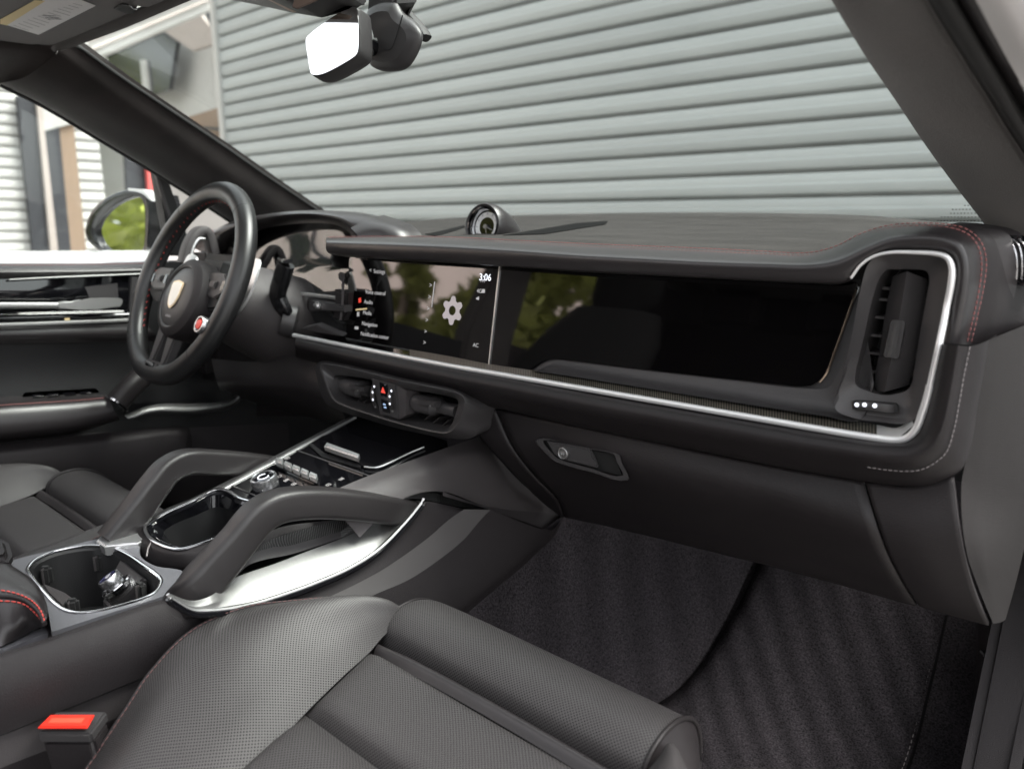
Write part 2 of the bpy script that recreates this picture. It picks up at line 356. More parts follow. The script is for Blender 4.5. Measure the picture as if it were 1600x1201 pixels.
# ================================================================== dashboard
D = thing('dashboard', 'black leather dashboard with red stitching, two dark screens and aluminium trim', 'dashboard', (0, .2, 0))
def dash_z(x, y): return .722 + .0405*(y/.55) - .012*max(0, abs(x)-.45)/.25
def base_y(x): return .565 - .24*(x/.64)**2
# suede top sheet, from the lip to the foot of the windscreen
rows = []
for i in range(25):
    f = i/24; row = []
    for j in range(57):
        x = -.69 + 1.37*j/56; y0 = .0 if x < .5 else .0+.05*(x-.5)/.18; y0 = .12 if x < -.20 else (.12*(-.14-x)/.06 if x < -.14 else y0); y1 = max(base_y(x)+.06, y0+.03); y = y0+(y1-y0)*f
        row.append(Vector((x, y, dash_z(x, y))))
    rows.append(row)
grid('top_pad', rows, DASHSUEDE, D)
# padded leather lip that turns into the hood of the passenger vent
c0 = LY([(514, 371), (600, 370), (700, 371), (800, 376), (900, 381), (1000, 385), (1100, 389), (1200, 394), (1262, 396), (1305, 386), (1345, 366), (1385, 354), (1430, 350), (1480, 352)], 0) + \
     LY([(1512, 360, 0), (1534, 380, 0), (1542, 410, 0), (1538, 450, 0), (1527, 500, 0), (1518, 538, 0)])
c1 = LY([(510, 378), (600, 381), (700, 385), (800, 391), (900, 398), (1000, 403), (1100, 408), (1200, 411), (1265, 412), (1310, 405), (1352, 386), (1390, 371), (1430, 366), (1472, 368)], -.045) + \
     LY([(1498, 378), (1510, 395), (1514, 420), (1511, 460), (1502, 505), (1493, 537)], -.045)
c15 = LY([(509, 388), (600, 394), (700, 399), (800, 405), (900, 411), (1000, 416), (1100, 421), (1200, 425), (1268, 428), (1316, 424), (1352, 402), (1390, 383), (1430, 378), (1470, 381)], -.047) + \
     LY([(1490, 388), (1499, 402), (1502, 424), (1498, 462), (1488, 507), (1480, 536)], -.047)
c2 = LY([(514, 396), (600, 403), (700, 409), (800, 416), (900, 423), (1000, 428), (1100, 433), (1200, 438), (1268, 441), (1322, 439), (1352, 409), (1390, 392), (1430, 391), (1463, 393)], -.042) + \
     LY([(1480, 398), (1489, 408), (1491, 426), (1486, 465), (1476, 509), (1469, 535)], -.042)
c3 = LY([(540, 401), (605, 406), (700, 411), (800, 417), (900, 424), (1000, 429), (1100, 434), (1200, 439), (1268, 442), (1324, 439), (1352, 409), (1390, 393), (1430, 392), (1463, 394)], -.012) + \
     LY([(1479, 399), (1487, 409), (1489, 426), (1484, 465), (1474, 509), (1467, 535)], -.03)
cb = [p+Vector((0, .035, -.004)) for p in c0]
for k in range(14, 20): cb[k] = c0[k]+Vector((.016, .05, 0))
L0 = loftrows([cb, c0, c1, c15, c2, c3], 6, 5)
bm = bmesh.new(); V = addgrid(bm, L0); bm.faces.new([r[0] for r in V]); frombm('lip_pad', bm, LIPL, D)
# red twin stitching along the lip
def lerpc(a, b, f): return smooth([p.lerp(q, f) for p, q in zip(a, b)], 8)
for f in (.04, .30):
    p = [q+Vector((0, -.0005, .0011)) for q in lerpc(c0, c1, f)]; stitches('stitching', p, REDTHREAD, D, r=.00052)
# side cheek beside the vent hood (leather) up to the end of the dash
ck0 = [p.copy() for p in c0[13:]]
ck1 = [PY(a, b, .02) for a, b in ((1485, 350), (1520, 353), (1550, 372), (1562, 405), (1562, 450), (1556, 495), (1543, 534))]
ck2 = [PY(a, b, .12) for a, b in ((1500, 347), (1540, 350), (1590, 362), (1625, 395), (1630, 440), (1632, 480), (1632, 498))]
loft('side_cheek', [ck0, ck1, ck2], LEATHER, D, 6, 6)
# lower pad: runs under the trim and turns up beside the vent
e0 = LY([(1468, 537), (1459, 580), (1449, 625), (1439, 660), (1426, 681), (1402, 689), (1300, 676), (1200, 660), (1100, 643), (1000, 626), (900, 608), (800, 590), (700, 573), (600, 554), (500, 535), (464, 527)], -.055)
e1 = LY([(1493, 539), (1486, 582), (1478, 625), (1468, 664), (1452, 694), (1415, 709), (1300, 697), (1200, 680), (1100, 662), (1000, 644), (900, 626), (800, 606), (700, 587), (600, 566), (500, 545), (461, 536)], -.078)
e2 = LY([(1514, 541), (1505, 585), (1497, 630), (1488, 675), (1472, 712), (1425, 735), (1310, 722), (1200, 706), (1100, 688), (1000, 669), (900, 650), (800, 628), (700, 606), (600, 582), (500, 557), (462, 548)], -.066)
e3 = LY([(1541, 533), (1532, 590), (1523, 640), (1513, 700), (1497, 738), (1440, 760), (1310, 745), (1200, 726), (1100, 706), (1000, 686), (900, 666), (800, 643), (700, 620), (600, 596), (500, 568), (466, 558)], -.035)
e4 = [p+Vector((0, .05, .0)) for p in e3]
loft('lower_pad', [e0, e1, e2, e3, e4], LEATHER, D, 6, 6)
p = [q+Vector((.0008, -.0008, 0)) for q in smooth(e2[:7], 8)[:46]]; stitches('stitching', p, GREYTHREAD, D, r=.00045, ln=.003)
# end cap: grained plastic flank of the dash beside the door opening
ec0 = LY([(1542, 533, -.03), (1533, 590, -.03), (1524, 640, -.03), (1514, 700, -.03), (1502, 760, -.035), (1508, 850, -.04), (1530, 920, 0), (1552, 974, .05)])
ec1 = LY([(1562, 524, .0), (1556, 590, .0), (1548, 650, .0), (1540, 715, .0), (1534, 780, 0), (1538, 860, -.01), (1550, 925, .03), (1562, 972, .07)])
ec2 = LY([(1634, 495, .13), (1634, 560, .13), (1632, 640, .13), (1628, 720, .13), (1618, 790, .13), (1602, 850, .12), (1586, 915, .11), (1571, 968, .10)])
loft('end_cap', [ec0, ec1, ec2], ENDCAP, D, 6, 5)
# lower dash: glove box lid, outer lower panel, inner lower panel
def yl(l): return LY(l)
g_l = [(778, 640, -.03), (803, 696, -.03), (838, 742, -.012), (872, 776, .02), (884, 806, .06)]
g_2 = [(900, 665, -.036), (915, 712, -.04), (935, 757, -.02), (950, 795, .015), (960, 822, .06)]
g_3 = [(1050, 696, -.036), (1062, 745, -.045), (1075, 790, -.025), (1085, 828, .01), (1092, 854, .06)]
g_4 = [(1200, 726, -.034), (1212, 775, -.045), (1228, 825, -.025), (1242, 865, .01), (1252, 894, .06)]
g_r = [(1349, 751, -.032), (1372, 824, -.042), (1390, 870, -.025), (1412, 912, .01), (1432, 944, .06)]
loft('glovebox_lid', [yl(g_l), yl(g_2), yl(g_3), yl(g_4), yl(g_r)], LEATHER, D, 8, 8, thick=.004)
q_0 = [(1353, 752, -.032), (1376, 824, -.042), (1394, 870, -.025), (1416, 912, .01), (1437, 944, .06)]
q_1 = [(1420, 760, -.036), (1432, 826, -.046), (1448, 882, -.03), (1470, 928, .005), (1492, 960, .06)]
q_2 = [(1490, 745, -.038), (1500, 826, -.046), (1513, 888, -.03), (1528, 935, 0), (1545, 974, .05)]
loft('lower_side_panel', [yl(q_0), yl(q_1), yl(q_2)], PLASTIC, D, 8, 8, thick=.004)
i_0 = [(735, 632, -.03), (742, 668, -.03), (790, 722, -.008), (840, 775, .03), (878, 806, .07)]
i_1 = [(775, 640, -.03), (800, 697, -.03), (835, 744, -.012), (869, 778, .02), (881, 807, .06)]
loft('lower_inner_panel', [yl(i_0), yl(i_1)], LEATHER, D, 8, 6, thick=.004)
# dark filler behind seams, dash underside
loft('underside', [LY([(700, 620, .0), (800, 645, 0), (1000, 690, 0), (1200, 730, 0), (1350, 756, 0), (1480, 756, 0)]), LY([(800, 740, .04), (860, 770, .04), (1030, 815, .04), (1220, 865, .04), (1400, 915, .04), (1525, 945, .03)]),
     LY([(860, 790, .12), (930, 800, .12), (1080, 840, .12), (1240, 875, .12), (1410, 925, .12), (1535, 960, .12)])], DEEP, D, 4, 4)
# glove box handle; proud frame and black sheet imitate its shaded recess
def gh(l, d): return LY([(a, b, -.041+d-.0001*(a-900)*.3) for a, b in l])
GH = thing  # keep name short
ho = [(838, 686), (900, 697), (966, 709), (972, 722), (981, 750), (925, 738), (872, 723), (856, 712)]
hi = [(850, 688), (905, 699), (958, 709), (964, 722), (972, 743), (925, 732), (874, 717), (863, 708)]
HR = ring('handle_recess', [gh(ho, -.001), gh([(a*.9+b*.1, c*.9+d*.1) for (a, c), (b, d) in zip(ho, hi)], -.0075), gh(hi, -.0075), gh(hi, -.002)], SATIN, D, 5)
prism('handle_shade', gh(hi, -.0025), (0, .001, 0), mat('handle_shade_black', (.002, .002, .002), .8), HR)  # black sheet lying on the lid, painted in for the recess's shade
prism('handle', gh([(853, 689), (915, 700), (921, 703), (932, 728), (931, 731), (874, 717), (865, 709)], -.0095), (0, .006, 0), SATIN, HR, .0015)
lc = PY(880, 708, -.0515); lathe('lock_cylinder', [(.0072, .003), (.0072, -.001), (.0062, -.0018), (.0055, -.001), (.0001, -.001)], lc, (0, 1, 0), ALU, HR, 20)
box('key_slot', lc+Vector((0, -.0018, 0)), (.006, .001, .0016), CHROME, HR)

# ---- screens
def slab(name, outline, off, mat_, th=.004, bev=.0008): return prism(name, smooth_poly(LS(outline, off)), SN*-th, mat_, D, bev)
def smooth_poly(p): return p
def rpoly(pts, r, n=5):
    out = []; m = len(pts)
    for i in range(m):
        a, b, c = Vector(pts[i-1]), Vector(pts[i]), Vector(pts[(i+1) % m]); rr = min(r, (a-b).length*.45, (c-b).length*.45)
        s, e = b+(a-b).normalized()*rr, b+(c-b).normalized()*rr
        for k in range(n+1): f = k/n; out.append(s*(1-f)**2 + b*2*f*(1-f) + e*f*f)
    return out
CS = prism('centre_screen', rpoly(LS([(546, 401), (779, 413), (761, 571), (540, 533)], .003), .004), SN*-.006, SCREEN, D, .0008)
prism('screen_edge', LS([(779.5, 413), (781.5, 413), (764, 573), (762, 572.5)], .0035), SN*-.006, SATINALU, CS)
prism('screen_edge', LS([(546, 402), (552, 402), (548, 470), (545, 470)], .0042), SN*-.001, PAPER, CS) if False else None
prism('passenger_screen', rpoly(LS([(783, 413), (1343, 441), (1337, 465), (1290, 583), (1272, 602), (1250, 604), (1000, 576), (868, 560), (848, 563), (824, 580), (766, 573)], .002), .008), SN*-.005, SCREEN, D, .0006)
sweep('screen_edge', smooth(LS([(1338, 452), (1322, 500), (1304, 550), (1291, 584), (1281, 597)], .003), 6), rrect(.0016, .0016, .0003, 1), BRONZE, D)
# fascia panel behind the screens and down to the ribbed strip
fp_t = LS([(552, 400), (700, 408), (900, 420), (1100, 432), (1300, 442), (1345, 436)], -.004)
fp_b = LS([(545, 535), (700, 560), (900, 590), (1100, 622), (1300, 648), (1330, 653)], -.004)
loft('fascia_panel', [fp_t, fp_b], SATIN, D, 4, 1)
loft('under_screen_panel', [LS([(832, 578), (856, 563), (874, 561), (1000, 577), (1150, 594), (1255, 606), (1300, 600), (1345, 470)], -.001),
     LS([(840, 580), (862, 573), (880, 574), (1000, 594), (1150, 618), (1280, 640), (1340, 640), (1360, 560)], .004), LY([(832, 580, -.03), (850, 582, -.032), (880, 586, -.033), (1000, 605, -.034), (1150, 629, -.035), (1290, 650, -.036), (1345, 655, -.036), (1365, 600, -.02)])], SATIN, D, 5, 4)
# ribbed strip and aluminium trim
rb0 = LY([(545, 533), (640, 546), (700, 556), (762, 568), (830, 578), (1000, 603), (1150, 627), (1290, 650), (1370, 663), (1400, 668)], -.022)
rb1 = LY([(545, 541), (640, 557), (700, 567), (762, 579), (830, 591), (1000, 618), (1150, 644), (1290, 668), (1370, 681), (1400, 684)], -.056)
loft('ribbed_strip', [rb0[1:9], rb1[1:9]], RIBBED, D, 8, 3)
loft('gloss_strip', [LY([(462, 516), (500, 522), (545, 531), (600, 541), (646, 549)], -.02), LY([(459, 522), (500, 530), (545, 539), (600, 550), (646, 558)], -.056)], GLOSS, D, 6, 3)
loft('trim_infill', [[rb0[8], rb0[9], PY(1425, 655, -.03)], [rb1[8], rb1[9], PY(1428, 664, -.05)]], SILVER, D, 4, 2)
tr = LY([(459, 523), (500, 531), (545, 540), (600, 551), (700, 570), (800, 587), (900, 604), (1000, 621), (1100, 638), (1200, 655), (1300, 672), (1370, 683), (1400, 686), (1418, 682), (1432, 668), (1441, 645), (1449, 620), (1458, 580), (1468, 535), (1479, 480), (1487, 437), (1487, 415), (1480, 401), (1463, 395), (1430, 393), (1393, 393), (1366, 399), (1346, 412), (1330, 433)], -.058)
for k in range(19, 29): tr[k] = PY(*[(1479, 480), (1487, 437), (1487, 415), (1480, 401), (1463, 395), (1430, 393), (1393, 393), (1366, 399), (1346, 412), (1330, 433)][k-19], -.047)
tr = [p+Vector((0, 0, -.0007)) for p in tr]; P = smooth(tr, 8); nt = len(P); k1 = int(nt*.59)
sweep('aluminium_trim', P[:k1+1], rrect(.0062, .007, .0026, 3), SILVER, D, upv=(0, -1, 0))
sc = [1 if i < 30 else max(.45, 1-.012*(i-30)) for i in range(nt-k1)]
sweep('aluminium_trim', P[k1:], rrect(.005, .0065, .0022, 3), SILVER, D, upv=(0, -1, 0), scale=sc)
for a, b in (((469, 535), -.055),):
    pass

# ---- passenger air vent
VT = None
vo = LY([(1362, 405), (1395, 397), (1430, 396), (1462, 398), (1478, 404), (1484, 418), (1482, 440), (1474, 485), (1462, 535), (1450, 585), (1440, 630), (1430, 654), (1412, 662), (1375, 659), (1335, 653), (1304, 636), (1316, 590), (1332, 520), (1345, 450)], -.036)
vm_ = LY([(1378, 412), (1400, 407), (1430, 406), (1452, 407), (1466, 412), (1471, 424), (1469, 443), (1462, 487), (1450, 536), (1438, 590), (1428, 630), (1420, 648), (1405, 653), (1372, 650), (1340, 644), (1311, 622), (1320, 588), (1338, 520), (1353, 452)], -.032)
vi = LY([(1383, 423), (1400, 421), (1428, 421), (1444, 422), (1450, 427), (1452, 438), (1450, 452), (1443, 490), (1435, 535), (1428, 580), (1425, 597), (1418, 609), (1402, 615), (1380, 617), (1356, 611), (1338, 602), (1336, 588), (1350, 525), (1368, 450)], -.026)
vd = [p+Vector((0, .055, 0)) for p in vi]
VT = ring('vent_surround', [vo, vm_, vi, vd], VENTG, D, 4, angle=22)
prism('vent_back', vd, (0, .002, 0), DEEP, VT)
for y in (452, 470, 498, 527, 555, 583):
    a = PY(1372-(y-450)*.29, y, -.008); b = PY(1440-(y-450)*.15, y+1, -.008)
    box('vane', (a+b)/2+Vector((0, .018, 0)), ((b-a).length+.004, .026, .0022), SATINALU if False else PLASTICG, VT, .0004)
fa = LY([(1395, 432), (1385, 480), (1376, 540), (1366, 600), (1370, 611)], -.012)
fb = LY([(1417, 424), (1409, 475), (1399, 530), (1388, 585), (1382, 612)], -.034)
fc = LY([(1449, 436), (1445, 480), (1436, 530), (1427, 575), (1419, 602)], -.010)
loft('flap', [fa, fb, fc], VENTG, VT, 4, 1, lin=True, angle=25)
kq = LY([(1393, 499), (1415, 501), (1404, 561), (1380, 558)], -.036)
kb = LY([(1389, 499), (1419, 502), (1408, 562), (1376, 558)], -.016)
bm = bmesh.new(); n0 = [bm.verts.new(p) for p in rpoly(kq, .003, 3)]; n1 = [bm.verts.new(p) for p in rpoly(kb, .003, 3)]; bm.faces.new(n0)
for i in range(len(n0)): bm.faces.new((n0[i-1], n0[i], n1[i], n1[i-1]))
K = frombm('flap_tab', bm, SATIN, VT)
loft('grip', [LY([(1396, 501), (1385, 557)], -.0375), LY([(1402, 501), (1391, 558)], -.0385), LY([(1408, 502), (1397, 559)], -.0375)], KNURL, K, 8, 4)
tw = prism('thumbwheel_slot', rpoly(LY([(1332, 625), (1402, 630), (1404, 646), (1334, 640)], -.036), .003), (0, .003, 0), DEEP, VT, .0004)
tp = smooth(LY([(1335, 632, -.030), (1350, 633, -.035), (1370, 635, -.038), (1388, 637, -.036), (1400, 638, -.031)]), 5)
sweep('thumbwheel', tp, rrect(.006, .0075, .001, 2), SATIN, tw)
for x, y, d in ((1339, 632, -.0395), (1351, 632, -.0412), (1367, 633.5, -.0425)):
    lathe('wheel_mark', [(.0019, .0004), (.0018, 0), (.0001, 0)], PY(x, y, d), (0, -1, 0), LAMPW, tw, 10)
# slotted speaker / demister grille on the dash corner
CG = prism('corner_demister', LY([(1552, 366), (1625, 370), (1625, 450), (1574, 444), (1564, 400)], .05), (0, .03, 0), GLOSS, D, .003)
for k in range(4):
    q = LY([(1562+k*10, 374, .05), (1575+k*9, 386, .046), (1581+k*8, 410, .045), (1580+k*8, 436, .047)]); tube('rib', smooth(q, 5), .0009, KNOB, CG, 6)

# ---- centre air vents
CV = None
def cvp(l, y, sx=1): return LY([(490+a/5.714, 560+b/5.714) for a, b in l], y)
co_ = cvp([(60, 62), (130, 52), (450, 118), (800, 205), (1240, 295), (1325, 335), (1350, 395), (1300, 550), (1240, 640), (1150, 668), (800, 592), (480, 495), (220, 402), (160, 345), (90, 180)], -.088)
cs_ = cvp([(20, 62), (110, 20), (450, 80), (800, 165), (1270, 265), (1420, 350), (1480, 440), (1462, 590), (1440, 690), (1290, 720), (820, 640), (480, 545), (170, 440), (90, 370), (30, 180)], -.06)
ci_ = cvp([(180, 165), (240, 150), (480, 182), (800, 265), (1210, 335), (1280, 365), (1292, 400), (1262, 510), (1222, 600), (1160, 630), (800, 560), (480, 455), (260, 372), (215, 330), (190, 230)], -.076)
cd_ = [p+Vector((0, .06, 0)) for p in ci_]
CV = ring('centre_vent_housing', [[p+Vector((0, .05, .005)) for p in cs_], cs_, co_, cvp([(80, 75), (140, 66), (460, 132), (800, 216), (1235, 306), (1315, 345), (1338, 396), (1290, 545), (1232, 630), (1150, 656), (800, 580), (480, 483), (228, 390), (172, 338), (104, 180)], -.087), ci_, cd_], SATIN, D, 4, angle=24)
prism('vent_back', cd_, (0, .002, 0), DEEP, CV)
# switch block between the two vents
sb = prism('switch_block', cvp([(510, 170), (730, 228), (765, 545), (590, 500)], -.082), (0, .05, 0), SATIN, CV, .0015)
prism('side_wall', cvp([(730, 230), (825, 290), (828, 505), (768, 545)], -.080), (0, .03, 0), PLASTICG, CV, .001)
hz = prism('hazard_switch', cvp([(584, 212), (652, 232), (660, 352), (596, 335)], -.0835), (0, .004, 0), GLOSS, CV, .0008)
prism('triangle_mark', cvp([(616, 255), (638, 312), (600, 302)], -.0842), (0, .0006, 0), LAMPR, hz)
ks = prism('lower_switch', cvp([(598, 362), (664, 380), (676, 490), (612, 472)], -.0835), (0, .004, 0), GLOSS, CV, .0008)
for a, b in ((630, 408), (636, 435)): prism('blue_mark', cvp([(a-10, b-8), (a+10, b-3), (a+11, b+10), (a-9, b+5)], -.0842), (0, .0006, 0), LAMPB, ks)
for dx, dy in ((0, 0), (152, 38)):
    t_ = sweep('thumbwheel', smooth([PY(490+a/5.714, 560+b/5.714, c) for a, b, c in ((535+dx, 235+dy, -.080), (523+dx, 300+dy, -.089), (530+dx, 370+dy, -.089), (556+dx, 435+dy, -.079))], 5), rrect(.0055, .004, .001, 2), SATIN, CV, upv=(0, -1, 0))
    for a, b in ((543, 250), (528, 300), (530, 366), (556, 430)):
        lathe('wheel_mark', [(.0017, .0003), (.0015, 0), (.0001, 0)], PY(490+(a+dx)/5.714, 560+(b+dy)/5.714, -.0925), (0, -1, 0), LAMPW if b < 400 else ALU, t_, 10)
# barrel flaps with tab, and fins below
for l, tabq in (([(215, 205), (330, 245), (440, 275), (510, 295)], [(300, 232), (440, 262), (440, 305), (310, 275)]), ([(835, 360), (960, 395), (1100, 425), (1290, 470)], [(920, 362), (1085, 392), (1085, 440), (930, 412)])):
    pth = smooth(cvp(l, -.062), 5); n = len(pth); sc_ = [.45+.55*min(1, 3.2*i/n) if i < n*.66 else (.62) for i in range(n)]
    b_ = sweep('barrel_flap', pth, rrect(.030, .024, .009, 3), SATIN, CV, scale=sc_, upv=(0, 0, 1), angle=30)
    prism('flap_tab', cvp(tabq, -.081), (0, .012, 0), SATIN, b_, .0015)
    tq = tabq[2]; lathe('tab_dot', [(.0014, .0004), (.001, 0), (.0001, 0)], cvp([(tq[0]-42, tq[1]-20)], -.0815)[0], (0, -1, 0), ALU, b_, 8)
for a, b in ((400, 380), (455, 395), (1010, 535), (1090, 560), (1170, 585)):
    q = cvp([(a-25, b+12), (a+30, b-38)], -.060); v = q[1]-q[0]
    prism('fin', [q[0], q[1], q[1]+Vector((.002, .03, 0)), q[0]+Vector((.002, .03, 0))], (.0016, 0, 0), PLASTICG, CV)

# ---- dash clock on top
cc = PY(754, 353, .12); ax = Vector((.05, -.985, .14)).normalized()
lathe_r = .034
def cup(r0, h0): return
CL = None
# cowl: tapered shell from the dial back into the dash
rowsc = []
u = ax.cross(Vector((0, 0, 1))).normalized(); v_ = u.cross(ax).normalized()
for h, r, dz in ((0.0, .0335, 0), (.002, .0375, 0), (-.004, .0405, 0), (-.02, .041, -.001), (-.05, .037, -.006), (-.08, .028, -.014), (-.11, .014, -.024)):
    rowsc.append([cc+ax*h+Vector((0, 0, dz))+(u*math.cos(a)+v_*math.sin(a))*r for a in [2*math.pi*k/36 for k in range(36)]])
CL = grid('clock_cowl', rowsc, LEATHER2, D, cu=True)
lathe('bezel', [(.0335, -.012), (.0335, .001), (.0315, .0015), (.0305, -.002), (.0300, -.012)], cc, ax, GLOSS, CL, 40)
lathe('bezel_ring', [(.0300, -.004), (.0295, -.002), (.0280, -.006), (.0275, -.012), (.030, -.012)], cc, ax, CHROME, CL, 40)
lathe('dial', [(.0275, -.013), (.0275, -.0118), (.0001, -.0118)], cc, ax, GLOSS, CL, 36)
lathe('dial_ring', [(.0255, -.0117), (.0255, -.0112), (.0165, -.0112), (.0165, -.0117)], cc, ax, mat('dial_white', (.7, .7, .7), .4), CL, 36)
lathe('hand_hub', [(.004, -.011), (.004, -.006), (.0001, -.006)], cc, ax, ALU, CL, 16)
for a, l_, m_ in ((200, .020, ALU), (255, .014, ALU)):
    d_ = u*math.cos(R(a))+v_*math.sin(R(a)); q = d_.cross(ax); s0 = cc+ax*-.008
    prism('hand', [s0+q*.0012, s0+d_*l_+q*.0005, s0+d_*l_-q*.0005, s0-q*.0012], ax*.0008, m_, CL)
for k in range(12):
    d_ = u*math.cos(R(30*k))+v_*math.sin(R(30*k)); q = d_.cross(ax); s0 = cc+ax*-.0111
    prism('tick', [s0+d_*.0205+q*.0006, s0+d_*.0245+q*.0006, s0+d_*.0245-q*.0006, s0+d_*.0205-q*.0006], ax*.0003, INK, CL)
for o_ in [CL]+[c_ for c_ in bpy.data.objects if c_.parent == CL]:
    c0_ = cc-off_of(D)
    for v in o_.data.vertices: v.co = c0_+(v.co-c0_)*.87
# flared saddle under the clock
rows = []
for i in range(15):
    r_ = .004+.10*i/14; row = []
    for k in range(40):
        a = 2*math.pi*k/40; px_, py_ = cc.x+r_*math.cos(a)*1.15, cc.y+.012+r_*math.sin(a)*1.2
        hh = (cc.z-dash_z(cc.x, cc.y)-.012)*math.exp(-(r_/.045)**2.2)
        row.append(Vector((px_, max(py_, .004), dash_z(px_, max(py_, .004))+hh-.0012*(r_/.1))))
    rows.append(row)
grid('clock_saddle', rows, DASHSUEDE, D, cu=True)
# defroster grilles in the dash top
for l in ([(786, 368), (840, 359), (900, 349), (950, 345.5), (945, 351), (900, 358), (850, 366)], [(664, 366), (690, 361), (725, 352), (727, 355), (700, 364), (680, 369)]):
    q = []
    for a, b in l:
        p_ = PZ(a, b, .735); q.append(Vector((p_.x, p_.y, p_.z)))
    # keep on the sheet
    q = [Vector((p_.x, min(p_.y, .5), dash_z(p_.x, min(p_.y, .5))+.0004)) for p_ in [onp(a, b, (0, 0, .7225), Vector((0, -.0736, 1))) for a, b in l]]
    g_ = prism('defroster_grille', q, (0, 0, .0006), SHADEBLK, D)

# ---- instrument hood and curved display in front of the driver
hd = []
def arch(y, zc, h, w0, w1):
    return [Vector((w0+(w1-w0)*f, y, zc+h*(math.sin(math.pi*f)**.55))) for f in [k/24 for k in range(25)]]
hood_f = LY([(335, 392), (352, 372), (380, 356), (420, 344), (470, 337), (520, 340), (548, 352), (562, 372), (560, 398)], .03)
hood_c = LY([(318, 380), (340, 358), (372, 344), (415, 335), (470, 329), (530, 330), (570, 336), (600, 350), (610, 378)], .06)
hood_b = LY([(330, 370), (360, 350), (390, 342), (430, 336), (480, 333), (540, 333), (590, 338), (625, 352), (640, 370)], .16)
hood_i = LY([(345, 396), (360, 378), (385, 367), (420, 357), (470, 351), (520, 352), (542, 362), (556, 378), (556, 400)], .085)
loft('instrument_hood', [hood_i, hood_f, hood_c, hood_b], LEATHER2, D, 6, 6)
loft('hood_flank', [LY([(548, 356), (560, 372), (556, 398), (548, 402)], .02), LY([(575, 342), (600, 352), (612, 362), (620, 374)], .05), LY([(600, 336), (640, 350), (655, 362), (662, 373)], .10)], LEATHER2, D, 6, 5)
ds0 = LY([(392, 366), (420, 354), (470, 348), (520, 349), (546, 360)], .072)
ds1 = LY([(390, 420), (420, 418), (470, 416), (520, 416), (556, 416)], .051)
ds2 = LY([(400, 475), (425, 472), (470, 464), (520, 456), (556, 452)], .03)
loft('instrument_display', [ds0, ds1, ds2], SCREEN, D, 8, 6)
# panels below the display, driver side of the dash
loft('display_sill', [LY([(380, 478), (450, 463), (560, 450)], .03), LY([(380, 500), (450, 482), (560, 466)], .0), LY([(380, 520), (450, 500), (560, 478)], .02)], LEATHER, D, 6, 4)
sweep('sill_trim', smooth(LY([(452, 458), (490, 461), (530, 466)], .0), 5), rrect(.004, .006, .0015, 2), SATINALU, D)
loft('driver_fascia', [LY([(380, 505), (450, 480), (550, 468)], .03), LY([(400, 560), (460, 560), (550, 545)], .03), LY([(400, 650), (470, 650), (560, 640)], .06)], PLASTIC, D, 6, 4)
loft('knee_panel', [LY([(330, 560), (400, 565), (450, 555), (500, 568), (520, 580)], -.04), LY([(340, 600), (410, 605), (470, 610), (520, 630), (535, 640)], -.05), LY([(350, 610), (400, 630), (450, 645), (500, 655), (540, 662)], .05)], LEATHER2, D, 6, 5)
# driver-side air vent seen through the wheel
dvp = LX([(287, 412, -.60), (296, 380, -.60), (310, 362, -.60), (322, 363, -.60), (330, 385, -.60), (334, 408, -.60), (330, 440, -.60)])
sweep('driver_vent_surround', smooth(dvp, 5), rrect(.018, .03, .006, 2), PLASTICG, D, upv=(1, 0, 0))
sweep('driver_vent_chrome', smooth(LX([(297, 412, -.585), (302, 388, -.585), (310, 374, -.585), (320, 373, -.585)]), 5), rrect(.005, .005, .002, 2), SATINALU, D, upv=(1, 0, 0))
loft('driver_vent_hood', [LY([(292, 368), (320, 360), (345, 360), (370, 372)], .10), LY([(300, 385), (325, 374), (348, 376), (372, 392)], .05), LY([(335, 404), (345, 402), (356, 404), (380, 410)], .05)], LEATHER2, D, 6, 5)
stitches('stitching', smooth([p+Vector((0, -.001, .001)) for p in LY([(332, 360, .09), (340, 374, .048), (347, 398, .048)])], 6), REDTHREAD, D, r=.0008)
box('driver_end_block', (-.665, .16, .56), (.10, .34, .26), LEATHER, D, .02)
# steering column shroud
ca, cbp = Vector((-.37, -.11, .632)), Vector((-.37, .08, .545))
prs = [(.068, .062), (.078, .075), (.085, .085), (.09, .09)]
rws = []
dirc = (cbp-ca).normalized(); ux = Vector((1, 0, 0)); uy = ux.cross(dirc) * -1
for k, (a, b) in enumerate(prs):
    c_ = ca.lerp(cbp, k/3); rws.append([c_+ux*(a*math.cos(t)*1.15)+uy*(b*math.sin(t)) for t in [2*math.pi*j/32 for j in range(32)]])
grid('column_shroud', rws, PLASTICG, D, cu=True, caps=True)
# selector lever right of the column
lv = smooth(LY([(447, 412, -.06), (440, 436, -.06), (434, 462, -.055), (443, 482, -.05), (456, 502, -.03)]), 6); nl = len(lv)
GL = sweep('selector_lever', lv, rrect(.027, .018, .006, 3), LEVER, D, scale=[1.0+.12*math.sin(i/nl*3) - .25*(i/nl) for i in range(nl)], upv=(.3, -1, 0))
box('lever_cap', lv[0]+Vector((0, -.002, .004)), (.022, .018, .006), GLOSS, GL, .002)
lathe('lever_collar', [(.026, .02), (.028, 0), (.024, -.004), (.018, -.001), (.001, -.001)], PY(459, 503, -.028), (-.5, -.8, .3), SATIN, GL, 24)

